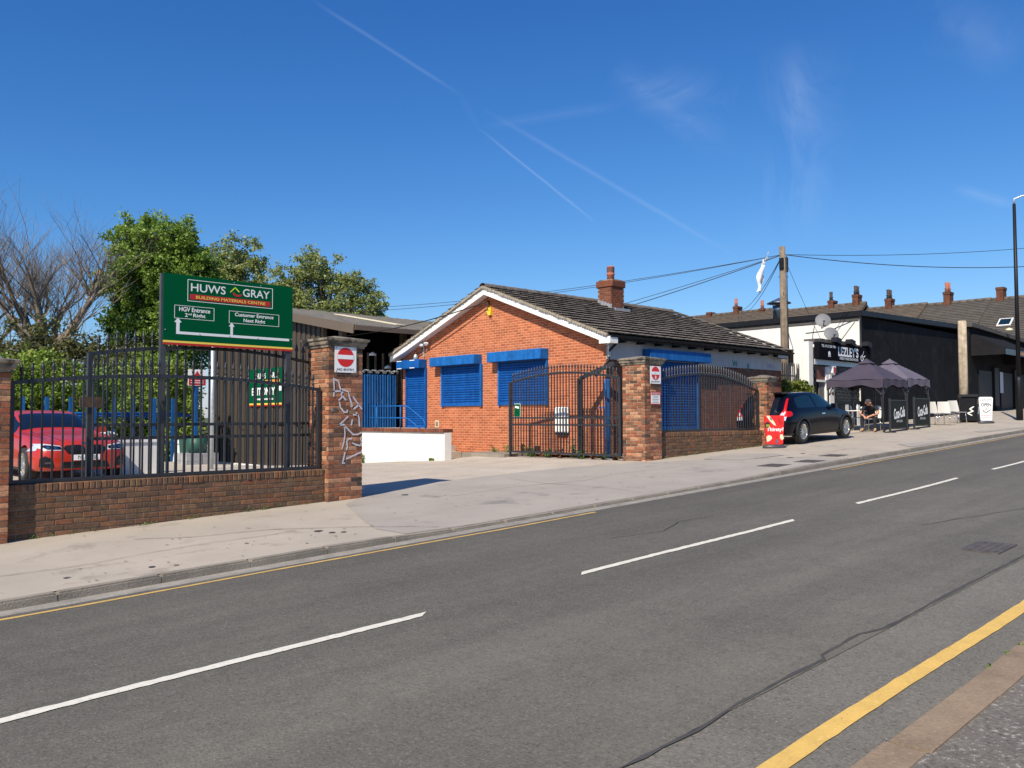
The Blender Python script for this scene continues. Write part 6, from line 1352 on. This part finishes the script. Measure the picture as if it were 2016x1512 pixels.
# bright shrubs behind the yard
for k, (x, y, lab, ells, nc, m) in enumerate((
    (5.9, 33.6, 'bright green bushy shrub behind the red car', [(0, 0, 3.0, 1.9, 1.6, 1.7), (.9, -.6, 1.6, 1.6, 1.4, 1.6), (-.9, .6, 1.6, 1.6, 1.4, 1.6)], 120, 'leaf_bright'),
    (8.2, 33.5, 'bright green bushy shrub left of the gate post', [(0, 0, 3.1, 1.8, 1.5, 1.6), (.8, -.3, 1.7, 1.6, 1.4, 1.5), (-.8, .4, 1.5, 1.5, 1.4, 1.4)], 120, 'leaf_bright'),
    (10.6, 33.4, 'mid green bushy shrub behind the middle rack uprights', [(0, 0, 2.6, 1.8, 1.5, 1.6), (.7, -.3, 1.6, 1.6, 1.4, 1.5), (-.8, .4, 1.5, 1.6, 1.4, 1.4)], 110, 'leaf_deep'),
    (12.6, 33.0, 'bright green bushy shrub beside the shed', [(0, 0, 3.0, 1.4, 1.4, 1.9), (.5, -.3, 1.6, 1.3, 1.3, 1.5)], 100, 'leaf_bright'),
    (3.2, 35.0, 'bright green bushy shrub above the left edge pillar', [(0, 0, 3.4, 2.2, 1.8, 2.0), (.9, -.3, 1.7, 1.8, 1.5, 1.6)], 120, 'leaf_bright'),
    (14.3, 37.5, 'dark green bushy shrub in the gap beside the shed', [(0, 0, 3.2, 1.9, 1.6, 2.4), (-1.6, 0, 2.2, 1.6, 1.5, 2.2)], 110, 'leaf_deep'))):
    tree('shrub', lab, (x, y, -.5), ells, nc, 190, .46, .066, M[m], 50+k, .08, shell=.3, group='shrubs behind the yard', limb_every=6)
for k, (x, y, h) in enumerate(((27.0, 14.68, 1.7), (27.85, 14.68, 1.65), (28.6, 14.68, 1.6))):
    tree('hedge_shrub', ['variegated hedge shrub beside the brick corner', 'variegated hedge shrub under the telegraph pole', 'variegated hedge shrub nearest the shop'][k], (x, y, zg(x)), [(0, 0, h*.60, .50, .28, h*.50)], 110, 90, .2, .05, M['leaf_hedge'], 80+k, .03, shell=.2, group='hedge shrubs', limb_every=5)
tree('roof_weed', 'buddleia growing from the terrace gutter', (56.5, 36.5, 7.3), [(0, 0, .9, .8, .8, .6)], 16, 60, .3, .10, M['leaf_bright'], 91, .03, group=None)
# weeds along walls
def weed(x, y, z, h, label, m, seed, flower=None):
    t = thing('weed', label, 'weed', (x, y, z), 0, 'weeds along the gable foot'); rs3 = random.Random(seed); pts = []
    mb = MB()
    for k in range(7): a = rs3.uniform(0, 6.28); q = (.5*h*math.cos(a)*rs3.random(), .5*h*math.sin(a)*rs3.random(), h*rs3.uniform(.5, 1)); mb.tube([(0, 0, 0), (q[0]*.4, q[1]*.4, q[2]*.6), q], .004, 3); pts += [(q[0]*u+rs3.uniform(-.05, .05), q[1]*u+rs3.uniform(-.05, .05), q[2]*u*rs3.uniform(.7, 1)) for u in [.15+.85*i/14 for i in range(15)]]
    mb.build('stems', M['weed'], t, fix=False); leaf_mesh('leaves', pts, .035, M[m], t, seed)
    if flower: leaf_mesh('flowers', [p for p in pts if p[2] > h*.5][:30], .022, M[flower], t, seed+1)
wd = [(16.7, 18.2, .35, 'weed', None), (16.75, 17.6, .45, 'weed', None), (16.7, 17.0, .5, 'weed', 'weed_yellow'), (16.7, 16.7, .42, 'weed', 'weed_yellow'), (16.3, 16.2, .25, 'weed', None), (16.2, 15.5, .3, 'weed', None), (16.2, 15.1, .3, 'weed_red', None), (16.35, 14.75, .75, 'weed', None), (16.2, 14.35, .28, 'weed', None), (16.15, 13.9, .25, 'weed_red', None), (16.1, 13.5, .22, 'weed', None), (16.1, 13.15, .2, 'weed_red', None), (14.95, 22.4, .35, 'weed', None), (16.4, 15.9, .22, 'weed_red', None), (14.93, 18.9, .09, 'weed', None)]
wl_ = ['leafy weed at the end of the white ramp wall', 'tall leafy weed left of the yellow flowers', 'yellow flowering weed at the gable foot, left one', 'yellow flowering weed at the gable foot, right one', 'small weed below the end of the open gate', 'low weed under the left part of the open gate', 'reddish weed under the middle of the open gate', 'tallest dark weed beside the dark steel post', 'weed just right of the dark steel post', 'reddish weed near the blue post', 'low weed at the foot of the blue post', 'reddish weed against the gate pillar', 'bushy weed at the far left of the white ramp wall', 'dry reddish weed left of the tallest weed', 'tiny weed near the corner of the white ramp wall']
for k, (x, y, h, m, fl_) in enumerate(wd): weed(x, y, zyard(x, y)-.01, h, wl_[k], m, 200+k, fl_)
# cigarette ends, grit and leaves along the wall foot and gutter
mb = MB(); rl = random.Random(9)
for k in range(900):
    if k < 500: x = rl.uniform(2.6, 22); y = 12.24-abs(rl.gauss(0, .07)); z = zpav(x, y)
    elif k < 750: x = rl.uniform(0, 30); y = 8.2-abs(rl.gauss(0, .08)); z = zroad(x)
    else: x = rl.uniform(1, 22); y = rl.uniform(1.5, 2.6); z = zroad(x)+.005
    if 8.1 < x < 15.8 and k < 500: continue
    s_ = rl.uniform(.006, .020) if k < 500 else rl.uniform(.003, .008); a = rl.uniform(0, 3.1); c_, q_ = math.cos(a)*s_, math.sin(a)*s_
    mb.add([(x-c_, y-q_, z+.006), (x+q_*.5, y-c_*.5, z+.009), (x+c_, y+q_, z+.008), (x-q_*.5, y+c_*.5, z+.010)], [(0, 1, 2, 3)])
tag(mb.build('grit', M['footway'], None, fix=False), 'loose grit and dead leaves along the wall foot and gutters', 'grit', kind='stuff')
# trodden gum and drips on the footway; tufts at the wall foot
mb = MB()
for k in range(420):
    x = rl.uniform(-.5, 34); y = rl.uniform(8.5, 11.9) if k < 330 else rl.uniform(8.5, 9.4)
    r0 = rl.uniform(.008, .022); mb.add([(x+r0*math.cos(a), y+r0*math.sin(a)*.9, zpav(x, y)+.0105) for a in [i*math.pi/4 for i in range(8)]], [tuple(range(8))])
tag(mb.build('trodden_gum', M['gum'], None, fix=False), 'small dark gum spots trodden into the footway', 'gum', kind='stuff')
pts = []
for k in range(46):
    x = rl.choice([rl.uniform(2.9, 8.0), rl.uniform(16.0, 21.9)]); y = 12.17+rl.uniform(-.03, .02); h = rl.uniform(.02, .07)
    pts += [(x+rl.gauss(0, .03), y+rl.gauss(0, .015), zpav(x, y)+rl.uniform(0, h)) for _ in range(14)]
for k in range(26):
    x = rl.uniform(-1, 14); y = rl.choice([1.49, 1.68])+rl.uniform(-.01, .01); pts += [(x+rl.gauss(0, .02), y+rl.gauss(0, .006), zroad(x)+.028+rl.uniform(0, .008)) for _ in range(8)]
tag(leaf_mesh('wall_foot_tufts', pts, .012, M['weed'], None, 77), 'sparse tufts of green at the foot of the walls and near kerb', 'weeds', kind='stuff')
scene.render.resolution_x = 1024; scene.render.resolution_y = 768
